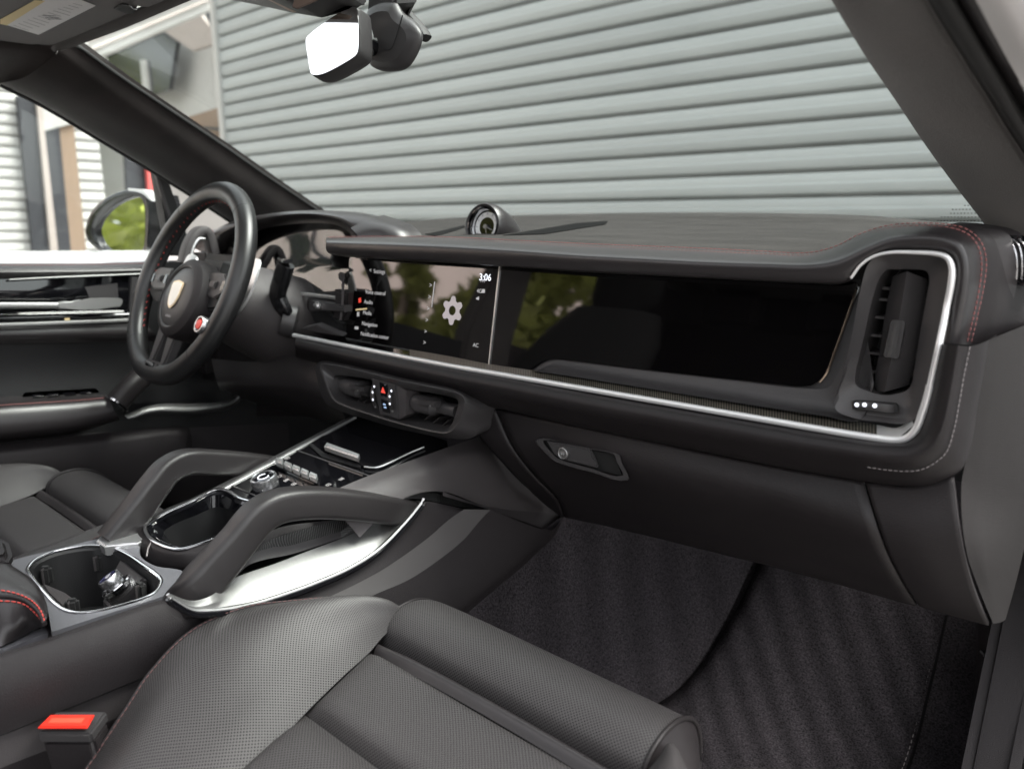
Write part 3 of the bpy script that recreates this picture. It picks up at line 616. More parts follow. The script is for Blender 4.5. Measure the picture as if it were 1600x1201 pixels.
# ---- what the centre screen shows
ux = (PS(1300, 500)-PS(800, 430)); ux = Vector((1, 0, 0)); uyv = Vector((0, .154, .988))
def scr(cx, cy): return PS(530+cx/6.154, 390+cy/6.154, .0034)
def tx(s, cx, cy, size, m, al='LEFT'): return text('screen_text', s, scr(cx, cy), ux, uyv, size, m, CS, align=al)
tx('Settings', 330, 208, .0085, LAMPG); tx('Voice control', 250, 405, .0085, LAMPG); tx('Audio', 238, 500, .0085, LAMPG)
tx('Media', 228, 605, .0085, LAMPG); tx('Navigation', 218, 708, .0085, LAMPG); tx('Notification center', 206, 806, .0085, LAMPG)
tx('3:06', 1345, 265, .0125, LAMPW); tx('PM', 1358, 300, .006, LAMPG); tx('4G', 1322, 397, .0075, LAMPG); tx('AC', 1285, 915, .0075, LAMPG); tx('<', 290, 200, .009, LAMPG)
for a, b in ((880, 345), (868, 455), (856, 568), (842, 678), (830, 788), (820, 895)): tx('>', a, b, .0095, LAMPG, 'CENTER')
def quad(name, pts, m): return prism(name, [scr(a, b) for a, b in pts], SN*.0002, m, CS)
quad('list_line', [(915, 308), (922, 308), (893, 552), (887, 552)], LAMPG)
quad('media_icon', [(186, 470), (208, 460), (210, 505), (188, 512)], LAMPR)
quad('media_bar', [(160, 570), (268, 560), (266, 574), (160, 586)], LAMPY)
quad('phone_icon', [(172, 600), (192, 598), (192, 640), (172, 642)], LAMPG); quad('car_icon', [(150, 738), (184, 740), (184, 766), (150, 764)], LAMPG)
quad('signal_icon', [(1374, 380), (1402, 380), (1400, 416), (1372, 416)], LAMPG); quad('speaker_icon', [(1318, 464), (1345, 450), (1343, 485), (1316, 476)], LAMPG)
# gear-wheel settings icon with a hole
go = scr(1087, 585); GXr, GYr = .0195, .0195; gx = Vector((1, 0, 0)); bm = bmesh.new(); ou = []; inn = []
for k in range(48):
    a = 2*math.pi*k/48; ph = (k % 8); r_ = 1.0 if ph in (7, 0, 1) else (.88 if ph in (2, 6) else .70); r_ = r_ if ph not in (3, 4, 5) else .70
    d_ = gx*math.sin(a)*GXr + uyv*math.cos(a)*GYr; ou.append(bm.verts.new(go+d_*r_)); inn.append(bm.verts.new(go+d_*.33))
for k in range(48): bm.faces.new((ou[k-1], ou[k], inn[k], inn[k-1]))
gi = frombm('settings_icon', bm, GEARG, CS, sm=False)

# ================================================================== phone holder clipped beside the screen
PH = thing('phone_holder', 'black plastic phone holder clipped beside the left edge of the centre screen', 'phone holder', PY(520, 530, -.03))
def hp(l, y): return LY([(430+a/6.67, 380+b/6.67) for a, b in l], y)
prism('arm', hp([(340, 600), (470, 622), (700, 650), (705, 720), (480, 700), (345, 715)], -.045), (0, .02, 0), SATIN, PH, .003)
prism('clip', hp([(605, 480), (745, 520), (735, 720), (690, 810), (590, 770), (640, 620)], -.035), (0, .015, 0), PLASTIC, PH, .003)
sweep('spring_rod', smooth(hp([(690, 325), (705, 420), (700, 640), (680, 800)], -.04), 5), circ(.0022, 8), PLASTICG, PH)
box('rod_head', hp([(692, 345)], -.04)[0], (.009, .008, .012), SATIN, PH, .002)
prism('foot', hp([(270, 890), (430, 850), (700, 970), (640, 960), (300, 905)], -.03), (0, .012, .004), PLASTICG, PH, .001)
box('thumb_screw', hp([(440, 645)], -.048)[0], (.014, .01, .01), SATINALU, PH, .003)
prism('cradle', hp([(355, 720), (560, 700), (600, 800), (690, 840), (690, 930), (560, 900), (400, 830)], -.02), (0, .015, 0), DEEP, PH, .003)
# ================================================================== steering wheel
WC = Vector((-.394, -.1445, .654)); wt = R(25.2); wy = R(-2.3)
WU = Vector((math.cos(wy), math.sin(wy), 0)); WW = Vector((math.sin(wy)*math.cos(wt), -math.cos(wy)*math.cos(wt), math.sin(wt))); WV = WW.cross(WU)
def wl_(u, v, w=0): return WC + WU*u + WV*v + WW*w
def wpx(px, py, w=0): return onp(px, py, WC+WW*w, WW)
HC = wpx(286, 466, .01)-WW*.01
SW = thing('steering_wheel', 'black leather steering wheel with red inner stitching and round centre pad', 'steering wheel', WC)
rim = []
for k in range(72):
    a = 2*math.pi*k/72; r = .1585; u_, v_2 = r*math.sin(a), r*math.cos(a)
    if v_2 < -.150: v_2 = -.150-(-.150-v_2)*.55
    rim.append(wl_(u_, v_2))
prof = rrect(.034, .030, .0147, 5)
rr = sweeprows(rim, prof, WW, True)
def rimseg(k0, k1, m_, s=1): 
    rows = [rr[k % 72] for k in range(k0, k1+1)]
    return grid('rim_section', rows, m_, SW, cu=True, caps=True)
# rim in four leather sections with dark joints
for k0, k1 in ((-8, 8), (8, 27), (27, 45), (45, 64)): rimseg(k0, k1, WHEELL)
for k in (-8, 8, 27, 45):
    p = rim[k % 72]; t = (rim[(k+1) % 72]-rim[k-1]).normalized(); c_ = sum(rr[k % 72], Vector())/len(prof)
    rows = [[c_+(q-c_)*s+t*o for q in rr[k % 72]] for s, o in ((1.0, -.0012), (1.012, -.0006), (1.012, .0006), (1.0, .0012))]
    grid('rim_joint', rows, DEEP, SW, cu=True)
inn_ = [p+(WC-p).normalized()*.0158 for p in rim]
stitches('stitching', inn_[46:72]+inn_[0:27], REDVIV, SW, ln=.0052, gap=.0006, r=.0011, zig=.004)
# hub
lathe('airbag_pad', [(.056, -.045), (.064, -.030), (.067, .004), (.064, .015), (.056, .021), (.052, .022)], HC, WW, PLASTIC, SW, 48)
HB = lathe('centre_pad', [(.0525, .018), (.0525, .021), (.050, .0205), (.0485, .0185), (.046, .020), (.030, .0225), (.0001, .0235)], HC, WW, SATIN, SW, 48)
CREST = mat('crest_enamel', (.78, .62, .42), .3, metal=.5)
sh = [(0, -.026), (.010, -.020), (.016, -.008), (.018, .006), (.018, .017), (.010, .0185), (0, .021), (-.010, .0185), (-.018, .017), (-.018, .006), (-.016, -.008), (-.010, -.020)]
CR = prism('shield_crest', smooth([HC+WU*a+WV*(b+.004)+WW*.0235 for a, b in sh], 3, True), WW*.002, CREST, HB, .0006)
prism('crest_field', smooth([HC+WU*a*.86+WV*(b*.86+.004)+WW*.0256 for a, b in sh], 3, True), WW*.0004, mat('crest_pale', (.9, .83, .74), .35), HB)
text('airbag_mark', 'AIRBAG', HC+WV*-.034+WW*.0225, WU, WV, .006, LAMPD, HB, .0004, 'CENTER')
# spokes: left and right with button pods, split lower spoke
def spoke(name, pts, w0, w1, m_, bev=.004): return prism(name, [wl_(a, b, w0) for a, b in pts], WW*(w1-w0), m_, SW, bev)
for s in (-1, 1):
    SPK = spoke('side_spoke', [(s*.050, .018), (s*.110, .020), (s*.150, .020), (s*.152, -.020), (s*.120, -.036), (s*.055, -.044)], -.014, .000, DEEP)
    spk2 = prism('button_pod', [wl_(a*s, b, .000) for a, b in ((.066, .020), (.118, .020), (.134, .011), (.132, -.012), (.114, -.020), (.070, -.018))], WW*.005, SATIN, SPK, .002)
    prism('roller', [wl_(a*s, b, .004) for a, b in ((.090, .006), (.110, .006), (.110, -.006), (.090, -.006))], WW*.005, SATIN, SPK, .002)
    for bx, by in ((.077, 0), (.129, 0)): prism('button', [wl_((bx+dx)*s, by+dy, .004) for dx, dy in ((-.005, .008), (.005, .008), (.005, -.008), (-.005, -.008))], WW*.002, GLOSS, SPK, .0008)
for s in (-1, 1):
    spoke('lower_spoke', [(s*.003, -.075), (s*.036, -.070), (s*.030, -.146), (s*.015, -.148)], -.010, .006, SATIN, .003)
spoke('spoke_foot', [(-.030, -.136), (.030, -.136), (.027, -.150), (-.027, -.150)], -.006, .013, SATIN, .004)
box('foot_badge', wl_(0, -.143, .0135), (.030, .002, .008), GLOSS, SW, .0006, basis(WU, WW, WV))
# mode knob, red centre
mk = wpx(316, 508, .014)
MK = lathe('mode_switch', [(.0135, -.012), (.0135, .004), (.0125, .006), (.0105, .006), (.0095, .004)], mk, WW, KNOB, SW, 28)
lathe('red_button', [(.0080, 0), (.0080, .005), (.007, .0065), (.0001, .0068)], mk, WW, REDPL, MK, 24)
# shift paddles behind the wheel
for s in (-1, 1):
    pd = prism('shift_paddle', smooth([wl_(s*a, b, -.040) for a, b in ((.085, .050), (.110, .062), (.130, .056), (.132, 0), (.112, -.035), (.092, -.030))], 3, True), WW*.004, SATINALU, SW, .001)
box('wheel_back', wl_(0, -.005, -.042), (.15, .14, .05), DEEP, SW, .02, basis(WU, WV, WW), 3)
# ================================================================== centre console
C = thing('centre_console', 'sloping centre console with gloss black panel, cup holders and grab handles', 'console', (0, -.3, 0))
# gloss control deck
prism('control_deck', rpoly(LK([(556, 650), (700, 688), (604, 757), (500, 806), (403, 800), (342, 764)], 0), .004), KN*-.02, GLOSS, C, .001)
prism('deck_edge', LK([(553, 650.5), (557, 651), (344, 766), (338, 765)], .002), KN*-.012, SATINALU, C, .0008)
prism('deck_side', LK([(547, 650), (553, 650.5), (338, 766), (205, 835), (195, 838), (330, 764)], .0005), KN*-.03, SATIN, C, .0008)
def kq(name, l, off, h, m_, par, bev=.0006): return prism(name, LK([(360+a/4.444, 640+b/4.444) for a, b in l], off), KN*h, m_, par, bev)
kq('deck_seam', [(425, 265), (970, 455), (960, 462), (418, 270)], .0003, .0004, SATIN, C, 0)
kq('deck_seam', [(10, 520), (240, 620), (240, 628), (2, 528)], .0003, .0004, SATIN, C, 0)
# storage lid with its bright edge and chrome pull bar
lid = kq('storage_lid', [(560, 240), (640, 190), (780, 155), (1240, 300), (1010, 405), (900, 400), (650, 310)], .0004, .0025, GLOSS, C, .001)
sweep('lid_edge', smooth(LK([(360+a/4.444, 640+b/4.444) for a, b in ((1345, 258), (1240, 302), (1060, 388), (1000, 402), (930, 395))], .003), 6), circ(.0012, 8), SATINALU, lid)
kq('lid_seat', [(540, 245), (640, 335), (900, 410), (920, 380), (905, 330), (690, 250)], .0006, .002, DEEP, lid, .0005)
pb = kq('pull_bar', [(660, 292), (680, 262), (905, 345), (895, 372)], .006, .010, SATINALU, lid, .002)
# five chrome toggles on a common base
tb = kq('toggle_base', [(318, 385), (345, 350), (640, 470), (650, 500), (625, 545), (320, 410)], .0004, .003, GLOSS, C, .001)
for k in range(5):
    a = 318+k*58.5; b = 372+k*25.5
    prism('toggle', LK([(360+x/4.444, 640+y/4.444) for x, y in ((a+4, b+24), (a+14, b-6), (a+60, b+14), (a+52, b+46))], .003), KN*.011, SATINALU, tb, .0022, 3)
# rotary knob with ring and power mark
kc = PK(360+248/4.444, 640+530/4.444, .0)
KB = lathe('rotary_knob', [(.0172, .001), (.0172, .013), (.0165, .0148), (.015, .0155), (.0135, .0148)], kc, KN, KNOB, C, 40)
lathe('knob_cap', [(.0135, .0148), (.0125, .0142), (.0001, .0142)], kc, KN, GLOSS, KB, 32)
kx = Vector((1, 0, 0)); ky = KN.cross(kx)
rp = [kc+KN*.0147+(kx*math.cos(R(a))+ky*math.sin(R(a)))*.0068 for a in range(125, 416, 12)]
sweep('power_mark', rp, rrect(.0013, .0006, .0002, 1), LAMPW, KB, upv=KN)
# printed symbols round the knob
def sym(a, b, s, kind):
    p = PK(360+a/4.444, 640+b/4.444, .0006); dx = kx*s; dy = ky*s
    bm = bmesh.new()
    if kind == 'o':
        for k in range(16):
            q = [p+(dx*math.cos(t)+dy*math.sin(t))*r for t, r in ((k*.3927, 1), ((k+1)*.3927, 1), ((k+1)*.3927, .7), (k*.3927, .7))]; bm.faces.new([bm.verts.new(x) for x in q])
    elif kind == 'b':
        for u0, u1, v0, v1 in ((-1, 1, .5, .9), (-1, 1, -.2, .2), (-1, 1, -.9, -.5)): bm.faces.new([bm.verts.new(p+dx*x+dy*y) for x, y in ((u0, v0), (u1, v0), (u1, v1), (u0, v1))])
    else:
        for u0, u1, v0, v1 in ((-1, -.7, -.9, .9), (.7, 1, -.9, .9), (-1, 1, .6, .9), (-1, 1, -.9, -.6), (-.3, .3, -.3, .3)): bm.faces.new([bm.verts.new(p+dx*x+dy*y) for x, y in ((u0, v0), (u1, v0), (u1, v1), (u0, v1))])
    frombm('symbol', bm, LAMPD, C, sm=False)
for a, b, k in ((218, 415, 'b'), (278, 440, 'x'), (340, 462, 'o'), (388, 488, 'b'), (440, 515, 'x'), (505, 540, 'o'), (395, 335, 'x'), (300, 376, 'o'), (770, 480, 'b'), (680, 520, 'x')): sym(a, b, .0034, k)
# oddment tray with leather-wrapped nose and chrome rim
def tq(l, off): return LK([(a/3.478, 640+b/3.478) for a, b in l], off)
ro = [(790, 640), (815, 612), (900, 562), (1040, 500), (1185, 432), (1300, 478), (1410, 525), (1340, 620), (1240, 672), (1100, 725), (980, 756), (880, 735), (810, 690)]
rbp = [(742, 665), (765, 625), (880, 548), (1030, 486), (1180, 424), (1310, 470), (1440, 520), (1370, 630), (1270, 700), (1120, 765), (985, 790), (860, 770), (765, 715)]
rbb = [(738, 690), (770, 650), (890, 580), (1030, 520), (1180, 450), (1310, 500), (1440, 560), (1380, 690), (1270, 790), (1110, 850), (990, 872), (850, 850), (758, 785)]
TR = ring('tray_housing', [tq(rbb, -.022), tq(rbb, -.012), tq(rbp, .004), tq(ro, .007)], LEATHER, C, 5, nv=4, lin=False)
sweep('tray_rim', smooth(tq(ro, .008), 6, True), rrect(.0045, .003, .0012, 2), CHROME, TR, upv=KN, closed=True)
ri = [(822, 645), (845, 618), (920, 578), (1045, 525), (1180, 462), (1290, 508), (1385, 545), (1320, 612), (1235, 655), (1100, 708), (985, 738), (900, 715), (840, 680)]
rf = [(890, 660), (915, 640), (960, 615), (1060, 575), (1178, 528), (1265, 560), (1335, 590), (1280, 640), (1200, 680), (1090, 715), (970, 745), (930, 720), (905, 690)]
ring('tray_liner', [tq(ro, .0075), tq(ri, .004), tq(rf, -.010)], GLOSS, TR, 5, nv=3)
prism('tray_floor', smooth(tq(rf, -.010), 4, True), KN*-.001, RUBBER, TR) if False else None
grid('tray_well', [smooth(tq(rf, -.010), 4, True), [p+KN*-.045 for p in smooth(tq(rf, -.010), 4, True)], [sum(tq(rf, -.055), Vector())/len(rf)]*len(smooth(tq(rf, 0), 4, True))], DEEP, TR, cu=True)
rwl = [[p for p in smooth(tq(rf, -.010), 4, True)], [p+KN*-.03 for p in smooth(tq(rf, -.010), 4, True)]]
sweep('nose_seam', smooth(tq([(826, 712), (806, 750), (797, 795)], .006), 4), circ(.0009, 6), GREYTHREAD, TR)
# rear deck round the cup holders
ZD = .375
def cq(l, z=ZD): return LZ([(a/3.478, 640+b/3.478) for a, b in l], z)
dk = [(75, 815), (300, 760), (520, 702), (560, 700), (745, 680), (760, 790), (850, 850), (990, 872), (1000, 930), (915, 1000), (640, 1090), (330, 1190), (150, 1250), (0, 1310), (-200, 1200), (-100, 900)]
co2 = [(150, 868), (195, 815), (290, 772), (390, 750), (480, 740), (590, 745), (690, 785), (780, 845), (862, 905), (876, 950), (820, 1010), (600, 1080), (440, 1106), (335, 1080), (240, 990), (175, 910)]
# deck as a ring: outer edge, inner edge
def resamp(l, n): return even(smooth(cq(l), 4, True), n, True)
A = resamp(dk, 96); B = resamp(co2, 96)
# align start by angle round the hole centre
cen = sum(B, Vector())/96
ang = lambda p: math.atan2(p.y-cen.y, p.x-cen.x)
A2 = []
for b in B:
    a_ = ang(b); best = None
    d = Vector((math.cos(a_), math.sin(a_), 0))
    for p, q in zip(A, A[1:]+A[:1]):
        e = q-p; den = d.x*e.y-d.y*e.x
        if abs(den) < 1e-9: continue
        s = ((p.x-cen.x)*e.y-(p.y-cen.y)*e.x)/den; t = ((p.x-cen.x)*d.y-(p.y-cen.y)*d.x)/den
        if s > 0 and -.001 <= t <= 1.001 and (best is None or s > best): best = s
    A2.append(cen+d*(best or .1)+Vector((0, 0, 0)))
grid('rear_deck', [[p+Vector((0, 0, -.02)) for p in A2], A2, B], DECK, C, cu=True, angle=30)
CH = sweep('cup_holder_rim', even(B, 72, True), rrect(.0042, .004, .0014, 2), CHROME, C, closed=True)
well = [B, [p.lerp(cen, .05)+Vector((0, 0, -.004)) for p in B], [p.lerp(cen, .10)+Vector((0, 0, -.075)) for p in B]]
grid('well_wall', well, DEEP, CH, cu=True); prism('well_floor', [p.lerp(cen, .10)+Vector((0, 0, -.074)) for p in B[::3]], (0, 0, -.002), RUBBER, CH)
def well_p(a, b, z): return PZ(a/4.619, 740+b/4.619, z)
# bridge between the cups that carries the socket, and spring pads
prism('cup_bridge', [well_p(870, 600, ZD-.006), well_p(1050, 745, ZD-.006), well_p(900, 905, ZD-.035), well_p(790, 950, ZD-.04), well_p(740, 900, ZD-.04), well_p(830, 700, ZD-.02)], (0, 0, -.03), SATIN, CH, .003)
prism('cup_bridge', [well_p(285, 775, ZD-.004), well_p(480, 850, ZD-.02), well_p(575, 930, ZD-.03), well_p(450, 960, ZD-.012), well_p(350, 850, ZD-.006)], (0, 0, -.03), PLASTICG, CH, .003)
for a, b, z, an in ((335, 730, ZD-.018, .9), (712, 640, ZD-.02, .2), (1015, 850, ZD-.018, .1), (525, 970, ZD-.016, 1.0)):
    c_ = well_p(a, b, z); sp_ = box('spring_pad', c_, (.013, .010, .022), RUBBER, CH, .003, Matrix.Rotation(an, 4, 'Z'))
    box('pad_rib', c_+Vector((.003, -.004, .001)), (.0016, .006, .018), PLASTICG, CH, .0005, Matrix.Rotation(an, 4, 'Z'))
ka = Vector((-.30, -.42, .85)).normalized(); kp = well_p(840, 810, ZD-.022)
SK = lathe('socket_ring', [(.0165, -.004), (.0172, .001), (.0160, .0022), (.0125, .001), (.0125, -.002)], kp, ka, CHROME, CH, 32)
lathe('socket_plug', [(.0100, -.002), (.0100, .006), (.0122, .0065), (.0122, .013), (.0115, .0145), (.0098, .0148)], kp, ka, KNOB, CH, 28)
lathe('plug_cap', [(.0098, .0147), (.0092, .0142), (.0001, .0144)], kp, ka, mat('plug_blue_black', (.02, .02, .06), .15), CH, 24)
su = ka.cross(Vector((0, 0, 1))).normalized(); sv = su.cross(ka); text('plug_mark', '12V', kp+ka*.0150, -su, sv, .007, PAPER, CH, .0002, 'CENTER')
# armrest lid with twin red stitching
def aq(l): return [PZ(a/4.619, 740+b/4.619, z) for a, b, z in l]
ar0 = aq([(-420, 560, .40), (-180, 580, .40), (0, 590, .40), (100, 680, .40), (215, 755, .40), (290, 830, .40), (335, 930, .40), (352, 1020, .40)])
ar1 = aq([(-420, 720, .412), (-180, 740, .412), (0, 760, .412), (100, 800, .412), (190, 850, .412), (262, 905, .412), (312, 965, .411), (338, 1040, .41)])
ar2 = aq([(-420, 860, .41), (-180, 875, .41), (0, 893, .41), (90, 898, .41), (175, 920, .41), (250, 970, .41), (300, 1030, .409), (320, 1085, .407)])
ar3 = aq([(-420, 1060, .395), (-180, 1070, .395), (0, 1080, .395), (80, 1075, .395), (150, 1070, .395), (220, 1075, .392), (280, 1085, .39), (308, 1100, .388)])
ar4 = aq([(-420, 1330, .378), (-180, 1290, .378), (0, 1245, .378), (70, 1215, .378), (135, 1185, .378), (200, 1152, .378), (265, 1122, .378), (300, 1106, .378)])
AR = loft('armrest_lid', [[p+Vector((0, 0, -.05)) for p in ar0], ar0, ar1, ar2, ar3, ar4], LEATHER2, C, 6, 5)
prism('armrest_underside', [p+Vector((0, 0, -.028)) for p in (ar0[0], ar0[2], ar0[4], ar0[7], ar4[7], ar4[3], ar4[0])], (0, 0, .006), PLASTIC, AR)
prism('armrest_back', [PZ(-60, 850, .40), PZ(-5, 852, .40), PZ(16, 864, .40), PZ(22, 884, .40), PZ(16, 895, .40), PZ(-60, 895, .40)], (0, 0, .018), LEATHER, AR, .006, 3)
def rowat(curs, f): 
    C_ = [smooth(c, 8) for c in curs]; t = f*(len(curs)-1); return [cr([c[j] for c in C_], t) for j in range(len(C_[0]))]
cs = [ar1, ar2, ar3]
for f in (.36, .60): stitches('stitching', [p+Vector((0, 0, .0012)) for p in rowat(cs, f)], REDVIV, AR, ln=.0042, gap=.0020, r=.0007)
tube('seam_welt', [p+Vector((0, 0, .0002)) for p in rowat(cs, .48)], .0022, LEATHER, AR, 8)
# console flank along the passenger seat
fl0 = LX([(-80, 1046), (0, 1020), (86, 992), (175, 961), (263, 935), (300, 946)], .10)
fl1 = LX([(-80, 1056), (0, 1030), (86, 1003), (175, 973), (263, 946), (305, 955)], .112)
fl2 = LX([(-80, 1118), (0, 1087), (75, 1057), (150, 1028), (296, 985), (340, 972)], .122)
fl3 = LX([(-80, 1180), (0, 1148), (75, 1118), (150, 1088), (255, 1044), (350, 1000)], .118)
loft('flank_panel', [fl0, fl1, fl2, fl3], PLASTIC, C, 6, 5)
sk0 = LX([(-80, 1183), (0, 1150), (75, 1120), (150, 1090), (255, 1046), (350, 1002)], .108)
sk1 = LX([(-80, 1240), (0, 1200), (75, 1170), (150, 1135), (255, 1090), (350, 1045)], .108)
sk2 = LX([(-80, 1340), (0, 1300), (75, 1270), (150, 1235), (255, 1190), (350, 1145)], .10)
loft('seat_rail_cover', [sk0, sk1], PLASTICG, C, 5, 2); loft('seat_rail_cover', [sk1, sk2], PLASTIC, C, 5, 2)

# forward flank rising to the dash, with its grey bow strip
def q5(l, x): return LX([(380+a/3.077, 560+b/3.077) for a, b in l], x)
up0 = q5([(330, 690), (440, 632), (610, 560), (860, 470), (1000, 420), (1130, 378)], .095)
up1 = q5([(420, 720), (520, 670), (680, 590), (900, 520), (1080, 470), (1230, 470)], .118)
up2 = q5([(500, 790), (600, 705), (740, 625), (860, 600), (1100, 600), (1380, 600)], .130)
up3 = q5([(560, 860), (680, 740), (800, 660), (960, 640), (1180, 712), (1540, 748)], .138)
loft('forward_flank', [up0, up1, up2, up3], PLASTICG, C, 6, 6)
loft('forward_flank_toe', [q5([(1130, 378), (1230, 470), (1380, 600), (1540, 748)], .118), q5([(1175, 390), (1290, 490), (1440, 610), (1600, 750)], .10)], PLASTIC, C, 5, 2)
loft('flank_return', [up3[3:], q5([(960, 660), (1180, 724), (1470, 828)], .150)], PLASTICG, C, 5, 4)
md0 = q5([(470, 830), (650, 700), (720, 655), (820, 632), (960, 655), (1090, 690), (1190, 712)], .128)
md1 = q5([(470, 860), (660, 730), (740, 690), (830, 672), (930, 690), (1050, 715), (1130, 722)], .134)
loft('mesh_insert', [md0, md1], MESH, C, 8, 4)
# dark lower body panels
lo0 = q5([(-250, 1300), (0, 1200), (330, 1090), (590, 970), (700, 870), (800, 750), (860, 690), (960, 700), (1060, 722)], .142)
lo1 = q5([(-150, 1390), (100, 1270), (420, 1140), (640, 1030), (780, 940), (900, 850), (980, 780), (1020, 750), (1062, 724)], .150)
loft('side_panel', [lo0, lo1], PLASTIC, C, 8, 5)
bw0 = [p+Vector((.0005, 0, 0)) for p in lo1[1:]]
bw1 = q5([(300, 1330), (600, 1150), (800, 1060), (950, 960), (1060, 870), (1120, 800), (1155, 760), (1190, 726)], .158)
loft('bow_strip', [bw0, bw1], BOW, C, 8, 5)
sp1 = q5([(700, 1500), (900, 1290), (1050, 1180), (1180, 1080), (1290, 985), (1370, 920), (1430, 860), (1472, 825)], .172)
sp2 = q5([(760, 1560), (960, 1330), (1110, 1200), (1240, 1090), (1350, 1000), (1430, 920), (1500, 850), (1535, 770)], .165)
loft('toe_panel', [bw1, sp1, sp2], PLASTIC, C, 8, 5)
# bright aluminium side trim below the handle
al0 = LX([(263, 926), (300, 938), (330, 930), (355, 908), (380, 897), (430, 880), (477, 862), (540, 838), (591, 815), (625, 800), (652, 781)], .118)
for k_, (a_, b_) in enumerate(((263, 926), (300, 938), (330, 930))): al0[k_] = PX(a_, b_, .1385)
al1 = LX([(264, 931), (300, 950), (330, 950), (360, 946), (400, 938), (445, 924), (487, 909), (545, 884), (590, 855), (630, 815), (657, 783)], .146)
loft('aluminium_side_trim', [al0, [a.lerp(b, .5)+Vector((.003, 0, 0)) for a, b in zip(al0, al1)], al1], ALU, C, 8, 5)
gv = LX([(262, 928), (265, 933), (300, 952), (330, 953), (360, 950), (400, 942), (445, 928), (487, 913), (545, 888), (592, 858), (632, 818), (659, 785), (662, 778)], .1485)
sweep('trim_bead', smooth(gv, 6), circ(.0016, 8), SATINALU, C); sweep('trim_groove', [p+Vector((.001, 0, -.004)) for p in smooth(gv, 6)], circ(.003, 8), GLOSS, C)
# body under the handle: dark ledge and mesh speaker strip
lg0 = q5([(-40, 985), (60, 930), (250, 880), (480, 820), (540, 800), (590, 785)], .108)
lg1 = q5([(-40, 1050), (40, 985), (250, 935), (480, 858), (540, 835), (585, 815)], .117)
loft('ledge', [lg0, lg1], SATIN, C, 6, 4)
ms0 = q5([(60, 930), (110, 880), (250, 830), (400, 790), (600, 770)], .104); ms1 = q5([(60, 945), (200, 905), (300, 880), (450, 835), (650, 790)], .110)
loft('mesh_insert', [ms0, ms1], MESH, C, 8, 4)
loft('ledge_wall', [q5([(60, 880), (150, 820), (300, 790), (650, 760)], .098), [p for p in ms0[:3]]+[ms0[4]]], PLASTIC, C, 5, 2)
# grab handles, one each side
def handle(s):
    if s > 0:
        l = [(276, 955, .088), (302, 925, .112), (335, 888, .119), (372, 845, .124), (405, 806, .126), (440, 789, .128), (500, 785, .131), (560, 790, .133), (610, 797, .131), (650, 803, .120), (690, 810, .10)]
        scl = [1.0, 1.18, 1.14, 1.05, 1.05, 1.02, 1.0, 1.0, 1.0, .95, .8]
    else:
        l = [(176, 846, -.119), (190, 828, -.119), (215, 795, -.120), (242, 758, -.124), (262, 735, -.128), (290, 722, -.131), (330, 722, -.134), (380, 725, -.138), (430, 731, -.142), (470, 738, -.146)]
        scl = [1.1, 1.1, 1.05, 1.02, 1.0, 1.0, 1.0, 1.0, 1.0, .95]
    p = smooth(LX(l), 6); n = len(p); sc = [cr([Vector((x, 0, 0)) for x in scl], i/6).x for i in range(n)]
    return sweep('grab_handle', p, rrect(.028, .033, .0065, 4), HANDLEL, C, scale=sc)
handle(1); hl = handle(-1)
prism('handle_foot', LZ([(150, 843), (158, 834), (214, 834), (242, 823), (246, 829), (216, 847), (163, 852)], .381), (0, 0, -.014), SATINALU, C, .002)
# driver-side flank of the console
loft('driver_flank', [LK([(553, 649), (450, 705), (345, 762), (220, 826), (130, 850), (0, 890)], -.004), [p+Vector((-.03, 0, -.05)) for p in LK([(553, 649), (450, 705), (345, 762), (220, 826), (130, 850), (0, 890)], 0)], [p+Vector((-.04, 0, -.22)) for p in LK([(553, 649), (450, 705), (345, 762), (220, 826), (130, 850), (0, 890)], 0)]], PLASTIC, C, 5, 4)
# core of the console so nothing is hollow
prism('core', [Vector((-.10, -.9, .0)), Vector((-.10, -.9, .28)), Vector((-.10, -.4, .28)), Vector((-.10, .02, .40)), Vector((-.10, .15, .35)), Vector((-.10, .15, 0))], (.185, 0, 0), DEEP, C)
